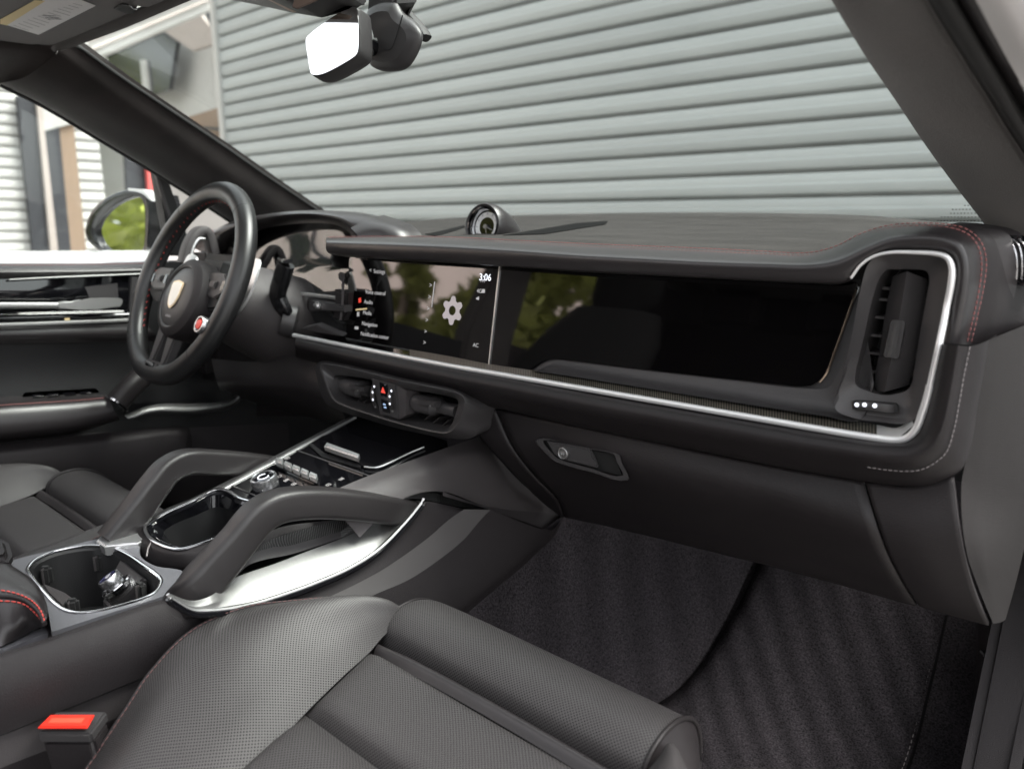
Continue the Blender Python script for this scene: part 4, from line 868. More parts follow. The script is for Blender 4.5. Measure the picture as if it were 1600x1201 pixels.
# ================================================================== seats
def seat(name, label, T, back=True):
    loc = T(Vector((.40, -.5, 0)))
    s = thing(name, label, 'car seat', loc, 'front seats')
    def TT(c): return [[T(p) for p in q] for q in c]
    xs = [.232, .240, .255, .31, .37, .43, .49, .535, .548]
    def prof_at(x, e):   # extension roll: (y,z), e shrinks towards the ends
        pts = [(-.262, .215), (-.208, .240), (-.188, .290), (-.196, .334), (-.222, .357), (-.256, .3625), (-.281, .351), (-.289, .328)]
        cy, cz = -.24, .30
        return [Vector((x, cy+(a-cy)*e, cz+(b-cz)*e)) for a, b in pts]
    es = [.80, .92, .98, 1, 1, 1, 1, 1, .985]
    curves = [prof_at(x, e) for x, e in zip(xs, es)]
    R_ = loftrows(curves, 6, 5); R_ = [[T(p) for p in r] for r in R_]
    grid('thigh_extension', R_, PERF, s)
    # smooth leather cheek on the outboard end of the extension
    ck = prof_at(.5485, .985); c2 = [p.lerp(Vector((.556, -.245, .30)), .45)+Vector((.010, 0, 0)) for p in ck]; c3 = [p.lerp(Vector((.556, -.245, .30)), .97)+Vector((.012, 0, 0)) for p in ck]
    loft('extension_cheek', TT([ck, c2, c3]), LEATHER2, s, 6, 4)
    tube('extension_piping', [T(p) for p in smooth(prof_at(.549, 1.005), 6)], .0022, LEATHER, s, 8)
    tube('extension_piping', [T(p) for p in smooth(prof_at(.2395, .925), 6)], .0016, LEATHER, s, 8)
    # plain strip between the extension and the cushion
    loft('plain_strip', TT([[Vector((.250, -.289, .330)), Vector((.31, -.289, .336)), Vector((.43, -.289, .338)), Vector((.545, -.289, .336))], [Vector((.252, -.297, .338)), Vector((.31, -.297, .343)), Vector((.43, -.297, .345)), Vector((.543, -.297, .343))], [Vector((.255, -.306, .330)), Vector((.31, -.306, .336)), Vector((.43, -.306, .338)), Vector((.54, -.306, .336))]]), LEATHER2, s, 6, 4)
    # centre panels, pillowed between seams
    def pillow(nm, y0, y1, xa0, xb0, xa1, xb1, z0, z1, h):
        rows = []
        for i in range(21):
            f = i/20; y = y0+(y1-y0)*f; row = []
            for j in range(25):
                g = j/24; x = (xa0+(xa1-xa0)*f)*(1-g)+(xb0+(xb1-xb0)*f)*g
                e = min(1, (min(f, 1-f)*2)*3.2); e2 = min(1, (min(g, 1-g)*2)*4.5); q = (1-(1-e)**2.4)*(1-(1-e2)**2.4)
                row.append(T(Vector((x, y, z0+(z1-z0)*f+h*q-.005*(1-q)))))
            rows.append(row)
        return grid(nm, rows, PERF, s)
    pillow('cushion_panel', -.306, -.398, .249, .541, .277, .526, .337, .333, .010)
    pillow('cushion_panel', -.3995, -.66, .277, .526, .326, .49, .334, .304, .011)
    for y, xa, xb, z in ((-.3985, .284, .520, .3265),): tube('seam', [T(Vector((xa+(xb-xa)*k/12, y, z))) for k in range(13)], .0016, DEEP, s, 6)
    # bolsters: inboard and outboard
    ow = LZ([(640, 956, .350), (602, 941, .364), (530, 934, .374), (450, 940, .379), (380, 950, .379), (300, 985, .372), (235, 1050, .352), (195, 1110, .332), (135, 1201, .302), (80, 1290, .28)])
    inn = [Vector((.246, -.262, .344)), Vector((.249, -.275, .345)), Vector((.252, -.291, .343)), Vector((.258, -.312, .339)), Vector((.266, -.345, .337)), Vector((.282, -.397, .335)), Vector((.299, -.445, .332)), Vector((.314, -.50, .327)), Vector((.327, -.56, .320)), Vector((.337, -.64, .312))]
    m1 = [a.lerp(b, .38)+Vector((0, 0, h)) for (a, b), h in zip(zip(ow, inn), (.004, .014, .019, .021, .022, .022, .022, .022, .022, .022))]
    m2 = [a.lerp(b, .74)+Vector((0, 0, h)) for (a, b), h in zip(zip(ow, inn), (.002, .008, .012, .013, .013, .013, .013, .013, .013, .013))]
    wl1 = [p+Vector((-.004, .012 if k < 2 else 0, -.05)) for k, p in enumerate(ow)]; wl2 = [p+Vector((.03, -.01 if k < 2 else 0, -.16)) for k, p in enumerate(ow)]
    loft('bolster', TT([ow, m1, m2, inn]), PERF, s, 6, 7)
    loft('bolster_side', TT([wl2, wl1, ow]), LEATHER, s, 6, 5)
    tube('bolster_piping', [T(p) for p in smooth(ow, 6)], .0020, LEATHER, s, 8)
    stitches('stitching', [T(p+Vector((.0025, 0, .0022))) for p in smooth(ow[1:], 8)], DULLRED, s, ln=.003, gap=.002, r=.0004)
    mir = lambda p: Vector((.80-p.x, p.y, p.z))
    loft('bolster', TT([[mir(p) for p in c_] for c_ in (ow, m1, m2, inn)]), PERF, s, 6, 7)
    loft('bolster_side', TT([[mir(p) for p in c_] for c_ in (wl2, wl1, ow)]), LEATHER, s, 6, 5)
    # base and backrest
    prism('seat_base', [T(Vector(p)) for p in ((.20, -.30, .12), (.60, -.30, .12), (.60, -.75, .12), (.20, -.75, .12))], (0, 0, .13), DEEP, s, .02)
    if back:
        rows = []
        for k, (y, z, wd, th) in enumerate(((-.68, .32, .20, .07), (-.78, .45, .22, .08), (-.92, .62, .22, .08), (-1.04, .78, .19, .07), (-1.10, .87, .14, .06))):
            rows.append([T(Vector((.40+wd*math.cos(t), y+th*math.sin(t)*(1+.3*abs(math.cos(t))), z))) for t in [2*math.pi*j/28 for j in range(28)]])
        grid('backrest', rows, SHADEBLK, s, cu=True, caps=True)
        rows = [[T(Vector((.40+wd*math.cos(t), y+th*math.sin(t), z))) for t in [2*math.pi*j/24 for j in range(24)]] for y, z, wd, th in ((-1.12, .87, .09, .04), (-1.13, .91, .12, .05), (-1.14, .99, .12, .05), (-1.14, 1.03, .08, .035))]
        grid('headrest', rows, SHADEBLK, s, cu=True, caps=True)
    return s
seat('passenger_seat', 'perforated black leather seat in the foreground with extended thigh rest', lambda p: Vector(p), back=False)
seat('driver_seat', 'black leather seat behind the console on the steering wheel side', lambda p: Vector((-p.x-.0, p.y-.055, p.z-.022)))
# ================================================================== belt buckle
bk = PX(112, 1122, .145); BK = thing('seat_belt_buckle', 'black belt buckle with red release button between console and near seat', 'belt buckle', bk+Vector((0, 0, -.12)))
bx_ = Vector((.757, .653, 0)).normalized(); bz_ = Vector((.02, -.10, 1)).normalized(); by_ = bz_.cross(bx_).normalized(); BM = basis(bx_, by_, bz_)
box('buckle_body', bk+bz_*-.071, (.044, .026, .12), PLASTIC, BK, .004, BM, 3)
box('buckle_top', bk+bz_*-.0085, (.045, .027, .010), SATIN, BK, .002, BM, 2)
rd = [bk+bx_*a+by_*b for a, b in ((-.0205, -.0125), (.0205, -.0125), (.0185, .002), (-.0185, .002))]
prism('release_button', rd, bz_*.003, REDPL, BK, .001)
box('button_dish', bk+bz_*.0034+by_*-.0062, (.028, .006, .0012), mat('red_dish', (.85, .09, .05), .3), BK, .0005, BM)
# ================================================================== driver's door
DO = thing('driver_door', 'black driver door panel with gloss inlay, silver pull and white outer sill', 'car door', (-.72, -.3, .1))
def dx(l, x): return LX(l, x)
def strip(name, top, bot, m_, bulge=.0, n=5, x0=-.70, x1=-.70, mid=None):
    a = dx(top, x0); b = dx(bot, x1); c = [p.lerp(q, .5)+Vector((bulge, 0, 0)) for p, q in zip(a, b)]
    return loft(name, [a, c, b], m_, DO, n, 5)
loft('outer_sill', [dx([(-160, 420), (60, 420), (262, 418)], -.735), dx([(-160, 414), (60, 413), (262, 411)], -.745), dx([(-160, 396), (60, 396), (262, 394)], -.90), [p+Vector((-.05, 0, -.10)) for p in dx([(-160, 396), (60, 396), (262, 394)], -.92)]], WHITEPAINT, DO, 4, 4)
strip('belt_pad', [(-160, 412), (60, 411), (150, 411), (240, 408)], [(-160, 437), (60, 434), (150, 432), (240, 430)], LEATHER2, .02, x0=-.715, x1=-.69)
stitches('stitching', smooth(dx([(-100, 414), (60, 414), (160, 413), (238, 411)], -.700), 8), REDTHREAD, DO, r=.0008)
IN = strip('gloss_inlay', [(-160, 437), (20, 436), (130, 434), (218, 430)], [(-160, 487), (20, 486), (130, 485), (215, 483)], GLOSS, .004, x0=-.694, x1=-.694)
sweep('inlay_trim', smooth(dx([(14, 437), (70, 434), (140, 431), (218, 428)], -.685), 6), circ(.0016, 8), DOORALU, DO)
sweep('door_pull', smooth(dx([(-160, 477), (0, 477), (60, 477), (89, 477)], -.672), 6), rrect(.012, .011, .004, 3), DOORALU, DO)
prism('door_handle', smooth(dx([(92, 472), (124, 472), (135, 468), (145, 466.5), (185, 466), (192, 468), (191, 476), (184, 481), (92, 483)], -.668), 3, True), (-.012, 0, 0), DOORALU, DO, .003)
prism('handle_cup', dx([(132, 448), (184, 442), (186, 466), (140, 468)], -.690), (-.002, 0, 0), SATIN, DO, .001)
prism('lock_switches', dx([(206, 432), (216, 432), (214, 484), (202, 484)], -.685), (-.01, 0, 0), SATIN, DO, .001)
strip('lower_inlay', [(-160, 488), (20, 488), (130, 486), (215, 484)], [(-160, 506), (20, 504), (130, 501), (212, 498)], GLOSS, .006, x0=-.690, x1=-.684)
prism('amber_mark', dx([(101, 497), (109, 496.5), (109, 500), (101, 500.5)], -.6795), (.0005, 0, 0), LAMPY, DO)
sweep('lower_trim', smooth(dx([(-160, 510), (20, 507), (130, 503), (210, 500)], -.676), 6), rrect(.004, .007, .0018, 2), DOORALU, DO)
strip('middle_pad', [(-160, 514), (20, 511), (130, 508), (225, 505)], [(-160, 537), (20, 536), (130, 535), (250, 533)], LEATHER2, .008, x0=-.684, x1=-.69)
strip('door_card', [(-160, 538), (20, 536), (130, 535), (330, 533)], [(-160, 640), (20, 636), (130, 632), (420, 625)], DEEP, -.006, x0=-.705, x1=-.705)
# armrest and grab bar
ar_a = dx([(-160, 632), (0, 620), (60, 617), (120, 615), (165, 617)], -.70); ar_b = dx([(-160, 650), (0, 636), (60, 632), (120, 628), (170, 623)], -.61)
ar_c = dx([(-160, 672), (0, 660), (60, 656), (120, 650), (178, 640)], -.595); ar_d = dx([(-160, 692), (0, 680), (60, 675), (120, 668), (185, 652)], -.60); ar_e = dx([(-160, 700), (0, 690), (60, 684), (120, 676), (186, 656)], -.66)
loft('door_armrest', [ar_a, ar_b, ar_c, ar_d, ar_e], LEATHER2, DO, 6, 5)
stitches('stitching', smooth([p+Vector((0, 0, .002)) for p in [a.lerp(b, .93) for a, b in zip(ar_a, ar_b)]], 8), REDTHREAD, DO, r=.0008)
WSW = prism('window_switches', [p+Vector((0, 0, .002)) for p in dx([(36, 623), (40, 619), (150, 612), (155, 616)], -.655)], (0, 0, .006), SATIN, DO, .001)
for k in range(4): prism('switch', dx([(50+k*25, 619-k*1.6), (68+k*25, 617.5-k*1.6), (70+k*25, 621-k*1.6), (52+k*25, 622.5-k*1.6)], -.65), (-.01, 0, .004), GLOSS, WSW, .001)
gb = smooth(dx([(182, 630, -.605), (205, 604, -.61), (235, 575, -.63), (262, 550, -.66)], None), 6)
sweep('grab_bar', gb, rrect(.036, .036, .012, 3), LEATHER, DO); 
sweep('grab_collar', [gb[0]+(gb[0]-gb[2])*.25, gb[0]+(gb[0]-gb[2])*.02], rrect(.041, .041, .013, 3), CHROME, DO)
loft('grab_bow', [dx([(195, 648), (240, 632), (300, 630), (350, 627), (365, 620), (373, 612)], -.64), dx([(198, 652), (240, 640), (300, 640), (345, 634), (368, 624), (376, 610)], -.615), dx([(205, 655), (240, 648), (300, 647), (345, 642), (372, 630), (379, 614)], -.63)], ALU, DO, 6, 5)
strip('lower_card', [(-160, 690), (0, 682), (130, 676), (450, 660)], [(-160, 800), (0, 795), (130, 790), (450, 780)], PLASTIC, .01, x0=-.69, x1=-.67)
loft('map_pocket', [dx([(-160, 706), (0, 695), (200, 672), (280, 666), (296, 672), (300, 700)], -.64), dx([(-160, 722), (0, 712), (200, 690), (272, 680), (286, 690), (290, 710)], -.62), dx([(-160, 820), (0, 810), (150, 800), (230, 790), (265, 770), (280, 740)], -.63)], PLASTIC, DO, 6, 5)
prism('door_shell', [Vector((-.80, y, z)) for y, z in ((-1.0, .0), (-1.0, .67), (.25, .67), (.45, .55), (.45, 0))], (.085, 0, 0), DEEP, DO)
# window frame pillars by the mirror and the glass
prism('quarter_post', dx([(244, 268), (262, 276), (290, 360), (300, 400), (268, 400), (256, 330)], -.72), (-.03, 0, 0), DEEP, DO, .003)
prism('quarter_trim', dx([(242, 268), (247, 270), (268, 336), (263, 340)], -.715), (-.01, 0, 0), PLASTICG, DO, .001)
prism('side_window', dx([(-160, 400), (-160, 80), (0, 130), (60, 160), (150, 215), (240, 268), (266, 400)], -.735), (-.003, 0, 0), SIDEGLASS, DO)
# door mirror
MR = prism('mirror_housing', smooth(dx([(141, 372), (139, 345), (150, 325), (172, 308), (200, 299), (225, 300), (245, 306), (262, 312), (264, 395), (232, 398), (226, 350), (226, 318), (212, 309), (190, 312), (166, 326), (152, 346), (147, 368)], -.90), 3, True), (-.10, 0, 0), GLOSS, DO, .004) if False else None
MN = Vector((.50, -.86, .05)).normalized(); MP = PX(195, 350, -.93)
def mo(l, d, g=0): return [onp(a/4.29, 140+b/4.29, MP+MN*d, MN) for a, b in l]
mo_o = [(578, 985), (582, 890), (620, 810), (690, 740), (770, 695), (860, 672), (950, 690), (1000, 725), (1010, 800), (1005, 900), (1000, 1000), (985, 1080), (850, 1090), (720, 1095), (640, 1060)]
mo_i = [(652, 945), (665, 900), (700, 845), (755, 790), (820, 750), (880, 728), (935, 722), (962, 760), (972, 830), (972, 910), (968, 1000), (950, 1075), (860, 1090), (760, 1095), (690, 1040)]
MR = ring('mirror_housing', [[p-MN*.11 for p in mo([(a*.8+158, b*.8+170) for a, b in mo_o], -.0)], [p-MN*.05 for p in mo(mo_o, 0)], mo(mo_o, .0), mo([(a*.6+c*.4, b*.6+d*.4) for (a, b), (c, d) in zip(mo_o, mo_i)], .008), mo(mo_i, .0), mo(mo_i, -.012)], GLOSS, DO, 4, nv=3, lin=False)
prism('mirror_glass', smooth(mo(mo_i, -.006), 3, True), MN*-.003, MIRROR, MR)
prism('mirror_cap', mo([(850, 660), (960, 668), (1005, 705), (1010, 745), (950, 702), (860, 684)], .006), -MN*.06, WHITEPAINT, MR, .002)
prism('mirror_stalk', mo([(985, 720), (1110, 700), (1150, 850), (1150, 1090), (960, 1090)], -.02), -MN*.05, GLOSS, MR, .006)

# ================================================================== pillars
PL = thing('driver_pillar', 'dark suede windscreen pillar behind the steering wheel', 'pillar', (-.64, .1, .7))
u0 = LX([(100, 62, -.58), (180, 120, -.585), (262, 175, -.595), (345, 230, -.605), (420, 282, -.615), (492, 330, -.625)])
u1 = LX([(88, 84, -.585), (160, 140, -.595), (240, 196, -.605), (320, 252, -.615), (400, 306, -.625), (470, 352, -.635)])
u2 = LX([(40, 120, -.64), (112, 160, -.64), (195, 208, -.645), (285, 264, -.65), (370, 318, -.655), (450, 372, -.66)])
u3 = LX([(0, 131, -.70), (70, 166, -.70), (150, 214, -.70), (240, 268, -.70), (310, 312, -.70), (400, 372, -.70)])
u4 = [p+Vector((-.01, .04, .01)) for p in u3]
loft('pillar_trim', [[p+Vector((0, .03, .0)) for p in u0], u0, u1, u2, u3, u4], SUEDE, PL, 6, 5)
tube('pillar_seal', smooth([p+Vector((-.002, 0, -.002)) for p in u3], 6), .003, RUBBER, PL, 8)
sweep('glass_seal', smooth([p+Vector((0, .004, .003)) for p in u0], 6), rrect(.010, .006, .002, 2), RUBBER, PL)
# roof-side trim behind the pillar joint
RS = loft('pillar_head', [LX([(-200, 10, -.60), (-60, 30, -.60), (40, 50, -.59), (98, 62, -.582)]), LX([(-200, 60, -.62), (-60, 72, -.62), (40, 80, -.61), (86, 86, -.59)]), LX([(-200, 60, -.70), (-100, 90, -.70), (0, 131, -.70), (20, 140, -.69)])], SUEDE, PL, 6, 5)

PR = thing('passenger_pillar', 'suede windscreen pillar at the right with rubber seal and white outer body', 'pillar', (.66, .1, .7))
r0 = LY([(1275, -40, -.19), (1350, 85, -.07), (1400, 158, .02), (1450, 232, .11), (1500, 300, .2), (1540, 352, .28), (1566, 392, .34)])
r1 = LY([(1330, -40, -.21), (1405, 95, -.10), (1455, 170, -.01), (1505, 240, .08), (1555, 310, .17), (1590, 358, .25), (1615, 392, .30)])
r2 = LY([(1412, -40, -.24), (1480, 70, -.14), (1530, 150, -.05), (1575, 222, .03), (1620, 290, .12), (1650, 340, .2), (1680, 390, .26)])
r3 = LY([(1425, -40, -.23), (1492, 70, -.13), (1543, 150, -.04), (1588, 222, .04), (1634, 290, .13), (1664, 340, .21), (1694, 390, .27)])
loft('pillar_trim', [[p+Vector((0, .03, .005)) for p in r0], r0, r1, r2, r3], SUEDE, PR, 6, 5)
loft('door_seal', [r3, LY([(1448, -40, -.25), (1514, 70, -.15), (1562, 150, -.06), (1605, 222, .02), (1650, 290, .11), (1680, 340, .19), (1712, 390, .25)]), LY([(1472, -40, -.22), (1536, 70, -.12), (1585, 150, -.03), (1628, 222, .05), (1672, 290, .14), (1700, 340, .22), (1732, 390, .28)])], RUBBER, PR, 6, 5)
loft('door_flange', [LY([(1472, -40, -.22), (1536, 70, -.12), (1585, 150, -.03), (1628, 222, .05), (1672, 290, .14)]), LY([(1484, -40, -.24), (1548, 70, -.14), (1596, 150, -.05), (1640, 222, .03), (1684, 290, .12)]), LY([(1504, -40, -.235), (1562, 70, -.135), (1612, 160, -.045), (1660, 240, .035), (1700, 300, .125)])], LEATHER, PR, 6, 5)
loft('outer_body', [LY([(1502, -40, -.235), (1560, 70, -.135), (1610, 160, -.045), (1658, 240, .035)]), LY([(1540, -60, -.25), (1610, 60, -.15), (1660, 150, -.05), (1700, 240, .03)]), LY([(1700, -60, -.20), (1740, 60, -.10), (1780, 150, 0), (1800, 240, .08)])], WHITEPAINT, PR, 6, 5)

# ================================================================== windscreen
WSN = thing('windscreen', 'clear raked windscreen above the dashboard with dotted edge', 'windscreen', (0, .5, .75))
rows = []
for i in range(17):
    f = i/16; row = []
    for j in range(41):
        g = -1+2*j/40; xb, yb, zb = .70*g, .585-.27*g*g, .735; xt, yt, zt = .57*g, -.14-.14*g*g, 1.115-.07*g*g
        bow = .035*math.sin(math.pi*f)
        row.append(Vector((xb+(xt-xb)*f, yb+(yt-yb)*f+bow*.5, zb+(zt-zb)*f+bow)))
    rows.append(row)
grid('glass_pane', rows, GLASS, WSN)
bm = bmesh.new()   # dotted ceramic band at the lower passenger corner
for a in range(34):
    for b in range(9):
        i = b*.16; g = .99-a*.006-b*.002*(b % 2); f = (.3+i*.5)*.13; r_ = .0011
        if a < 30-b*2.6:
            xb, yb, zb = .70*g, .585-.27*g*g, .735; xt, yt, zt = .57*g, -.14-.14*g*g, 1.115-.07*g*g
            c_ = Vector((xb+(xt-xb)*f, yb+(yt-yb)*f+.035*math.sin(math.pi*f)*.5-.001, zb+(zt-zb)*f+.035*math.sin(math.pi*f)-.001))
            n_ = Vector((.05, -.5, -.86)).normalized(); e1_ = n_.orthogonal().normalized(); e2_ = n_.cross(e1_)
            bm.faces.new([bm.verts.new(c_+(e1_*math.cos(t)+e2_*math.sin(t))*r_) for t in (0, 1.05, 2.1, 3.14, 4.19, 5.24)])
o = frombm('dotted_band', bm, RUBBER, WSN, norm=False); o['kind'] = 'stuff'
prism('cowl', [Vector((x, base_y(x)+.045, .715)) for x in [-.7+.07*k for k in range(21)]]+[Vector((.7, .75, .66)), Vector((-.7, .75, .66))], (0, 0, .02), DEEP, WSN)

# ================================================================== roof front: headliner, visor, overhead console
HL = thing('headliner', 'dark suede headliner above the windscreen', 'headliner', (0, -.3, 1.1))
rows = []
for i in range(9):
    f = i/8; row = []
    for j in range(41):
        g = -1+2*j/40; row.append(Vector((.60*g, -.125-.14*g*g-.33*f, 1.105-.07*g*g+.05*math.sin(f*1.5))))
    rows.append(row)
grid('roof_lining', rows, SUEDE, HL, thick=.012)
# windscreen header rail over the driver
HV = thing('sun_visor', 'folded suede sun visor with white and yellow warning label above driver side', 'sun visor', (-.38, -.3, 1.03))
def vq(l, z=None):
    return [onp(a/6.667, b/6.667, (-.40, -.26, 1.022), (0, 0, 1)) for a, b in l]
vo_ = [(-700, 330), (0, 438), (110, 475), (200, 490), (260, 475), (330, 457), (420, 465), (530, 478), (620, 455), (1000, 290), (1390, 125), (1400, 105), (1390, 70), (1560, -40), (1300, -330), (600, -330), (-300, -150)]
prism('visor_panel', smooth(vq(vo_), 3, True), Vector((0, 0, .014)), SUEDE, HV, .004)
vn = Vector((0, 0, -1))
LBm = prism('warning_label', [p+vn*.001 for p in vq([(75, 255), (400, 355), (995, 52), (840, -10), (450, -10)])], vn*.0004, PAPER, HV)
prism('yellow_band', [p+vn*.0011 for p in vq([(0, 240), (70, 256), (470, 0), (360, -5), (0, 195)])], vn*.0004, PAPERY, LBm)
e1v, e2v = [vq([(100, 262)])[0], vq([(390, 348)])[0]]; e3v = vq([(860, 10)])[0]
for k in range(13):
    f = (k+1)/14.5; a = e1v.lerp(vq([(500, 0)])[0], f); 
    s0 = vq([(130+k*52, 250-k*19)])[0]; s1 = vq([(380+k*44, 338-k*23)])[0]; s0 = s0.lerp(s1, .02+.03*random.random()); s1 = s0.lerp(s1, .6+.38*random.random()); t = (s1-s0).normalized(); q = t.cross(vn)
    prism('print_line', [s0+q*.0007+vn*.0015, s1+q*.0007+vn*.0015, s1-q*.0007+vn*.0015, s0-q*.0007+vn*.0015], vn*.0002, LAMPD, LBm)
for a, b in ((440, 150), (470, 170), (500, 185)):
    s0, s1 = vq([(a, b), (a+140, b+2)]); q = (s1-s0).normalized().cross(vn); prism('print_bold', [s0+q*.0012+vn*.0018, s1+q*.0012+vn*.0018, s1-q*.0012+vn*.0018, s0-q*.0012+vn*.0018], vn*.0002, INK, LBm)
prism('visor_clip_well', [p+vn*.002 for p in vq([(1180, 62), (1260, 15), (1340, 25), (1400, 70), (1390, 110), (1320, 118)])], vn*.002, DEEP, HV, .0008)
tube('visor_clip', smooth([p+vn*.004 for p in vq([(1350, 22), (1375, 50), (1420, 62)])], 4), .0016, CHROME, HV, 8)
prism('clip_cover', smooth([p+vn*.003 for p in vq([(1370, 10), (1440, 40), (1530, 55), (1700, 20), (1800, -60), (1500, -60)])], 3, True), -vn*.012, SUEDE, HV, .002)
# dark header bar between visor and glass
hb = smooth(vq([(520, 500), (740, 462), (1000, 380), (1300, 270), (1600, 140), (1900, 10), (2300, -160)]), 5)
hb2 = smooth(vq([(560, 470), (740, 400), (1000, 290), (1300, 160), (1600, 30), (1900, -100), (2300, -260)]), 5)
grid('header_rail', [hb, [p.lerp(q, .5)+vn*.006 for p, q in zip(hb, hb2)], hb2], SUEDE, HL, thick=.006)

OC = thing('overhead_console', 'dark overhead light console with tan lens at the top edge', 'overhead console', (0, -.2, 1.06))
def oq(l, d): return [PY(400+a/5, b/5, d) for a, b in l]
prism('console_body', oq([(-700, -60), (-250, -10), (0, 38), (280, 100), (545, 155), (720, 70), (880, 60), (900, -150), (-600, -150)], -.10), (0, -.06, .012), SATIN, OC, .006)
LN = prism('reading_lamp', oq([(260, 75), (270, 40), (300, -40), (540, -40), (520, 15), (330, 92), (295, 105)], -.108), (0, -.052, .012), mat('lamp_frame', (.45, .33, .25), .35), OC, .002)
prism('lamp_lens', oq([(290, 60), (300, 20), (330, -40), (520, -40), (505, 0), (330, 75)], -.162), (0, -.002, 0), mat('lamp_lens', (.16, .12, .10), .25), LN, .001)

# ================================================================== rear-view mirror
RV = thing('rear_view_mirror', 'frameless rear-view mirror on a black sensor housing at the windscreen top', 'mirror', PY(600, 60, -.09))
def rq(l, d): return [PY(400+a/5, b/5, d) for a, b in l]
ml = [(388, 320), (405, 280), (560, 160), (660, 98), (760, 62), (782, 66), (790, 90), (800, 200), (802, 330), (795, 400), (770, 440), (640, 520), (540, 570), (480, 586), (440, 582), (425, 565), (405, 450)]
mcn = PY(560, 62, -.13); mnn = Vector((.32, -.93, .14)).normalized()
mo1 = [onp(400+a/5, b/5, mcn, mnn) for a, b in ml]
prism('mirror_pane', smooth(mo1, 3, True), mnn*-.002, MIRROR, RV)
back1 = [p-mnn*.003 for p in mo1]; cm = sum(mo1, Vector())/len(mo1)
back2 = [cm+(p-cm)*1.03-mnn*.006 for p in mo1]; back3 = [cm+(p-cm)*1.02-mnn*.028 for p in mo1]; back4 = [cm+(p-cm)*.80-mnn*.036 for p in mo1]
MB_ = loft('mirror_shell', [[cm+(p-cm)*1.004-mnn*.0015 for p in mo1], back2, back3, back4], SATIN, RV, 3, 3, closed=True)
prism('shell_back', [p for p in back4], -mnn*.002, SATIN, MB_)
for a, b in ((680, 520), (740, 490), (800, 462)): box('mirror_button', rq([(a, b)], -.118)[0], (.010, .005, .004), DEEP, MB_, .001)
# ball joint and sensor pod
bj = rq([(945, 395)], -.075)[0]; lathe('ball_joint', [(.006, -.03), (.009, -.024), (.009, -.012), (.012, -.010), (.012, 0), (.009, .004), (.009, .012), (.006, .02)], bj, mnn, GLOSS, RV, 18)
pod0 = [(900, 70), (1090, 20), (1150, 110), (1260, 200), (1300, 290), (1265, 420), (1190, 530), (1080, 562), (960, 548), (905, 490), (960, 470), (1000, 400), (960, 260), (900, 180)]
pA = rq(pod0, -.07); pB = [p+Vector((-.04, .036, .016)) for p in pA]; pc = sum(pA, Vector())/len(pA)
PD = loft('sensor_pod', [[pc+(p-pc)*.72+Vector((0, -.012, 0)) for p in pA], [pc+(p-pc)*.95+Vector((0, -.006, 0)) for p in pA], pA, pB], SATIN, RV, 4, 4, closed=True)
prism('pod_face', smooth([pc+(p-pc)*.72+Vector((0, -.012, 0)) for p in pA], 4, True), (0, .002, 0), SATIN, PD)
sweep('pod_seam', smooth(rq([(1145, 120), (1110, 240), (1070, 360), (1045, 388), (1000, 388)], -.082), 5), circ(.0008, 6), DEEP, PD)
sweep('pod_gasket', smooth(rq([(1060, -20), (1140, 80), (1240, 180), (1310, 270), (1325, 300)], -.03), 5), rrect(.016, .012, .004, 2), RUBBER, PD)
prism('pod_neck', rq([(860, -60), (1080, -60), (1080, 30), (1000, 100), (960, 300), (900, 300), (890, 80)], -.075), (0, .04, .01), SATIN, PD, .004)

# ================================================================== floor, mat, kick panel, sill
FL = bpy.data.objects
def carpetgrid(name, curves, m_, nu=6, nv=6): 
    o = loft(name, curves, m_, None, nu, nv); o['kind'] = 'structure'; return o
carpetgrid('floor', [[Vector((x, y, z)) for x in (-.70, -.4, -.1, .16, .4, .72)] for y, z in ((-1.2, .0), (-.4, .0), (.1, .0), (.33, .03), (.5, .16), (.62, .34))], CARPET)
# tunnel carpet that climbs to the console
carpetgrid('tunnel_carpet', [[Vector((.150, -.5, .22)), Vector((.155, -.2, .26)), Vector((.160, .1, .31)), Vector((.160, .35, .36)), Vector((.16, .5, .46))], [Vector((.20, -.5, .08)), Vector((.205, -.2, .10)), Vector((.215, .1, .12)), Vector((.225, .35, .17)), Vector((.23, .5, .28))], [Vector((.27, -.5, .006)), Vector((.28, -.2, .006)), Vector((.29, .1, .008)), Vector((.31, .33, .04)), Vector((.32, .5, .17))]], CARPET)
FM = thing('floor_mat', 'black carpet floor mat with stitched edge in the near footwell', 'floor mat', (.47, 0, .01))
ma = LZ([(1128, 866, .10), (1110, 905, .075), (1090, 950, .04), (1065, 1010, .016), (1040, 1060, .012), (1015, 1110, .012), (960, 1215, .012)])
def floor_z(y): return .0 if y < .1 else (.03*((y-.1)/.23)**2 if y < .33 else .03+(y-.33)*.80)
ml_ = [(.335, .50), (.330, .40), (.315, .28), (.29, .16), (.275, .05), (.27, -.08), (.27, -.30)]
mr_ = [(.62, .50), (.625, .40), (.628, .30), (.625, .18), (.632, .08), (.65, -.04), (.66, -.30)]
rows = []
for (xa, ya), (xb, yb) in zip(ml_, mr_):
    rows.append([Vector((xa+(xb-xa)*k/12, ya+(yb-ya)*k/12, floor_z(ya)+.012+(.006 if 0 < k < 12 else 0))) for k in range(13)])
R2 = [smooth([r[k] for r in rows], 6) for k in range(13)]
grid('mat_pile', R2, MATC, FM, thick=.006)
BIND = mat('edge_binding', (.006, .0055, .006), .95, spec=.1)
tube('edge_binding', R2[0], .0028, BIND, FM, 8); tube('edge_binding', R2[-1], .0032, BIND, FM, 8)
stitches('stitching', [p+Vector((-.004, 0, .004)) for p in R2[-1]], GREYTHREAD, FM, ln=.005, gap=.004, r=.0007)
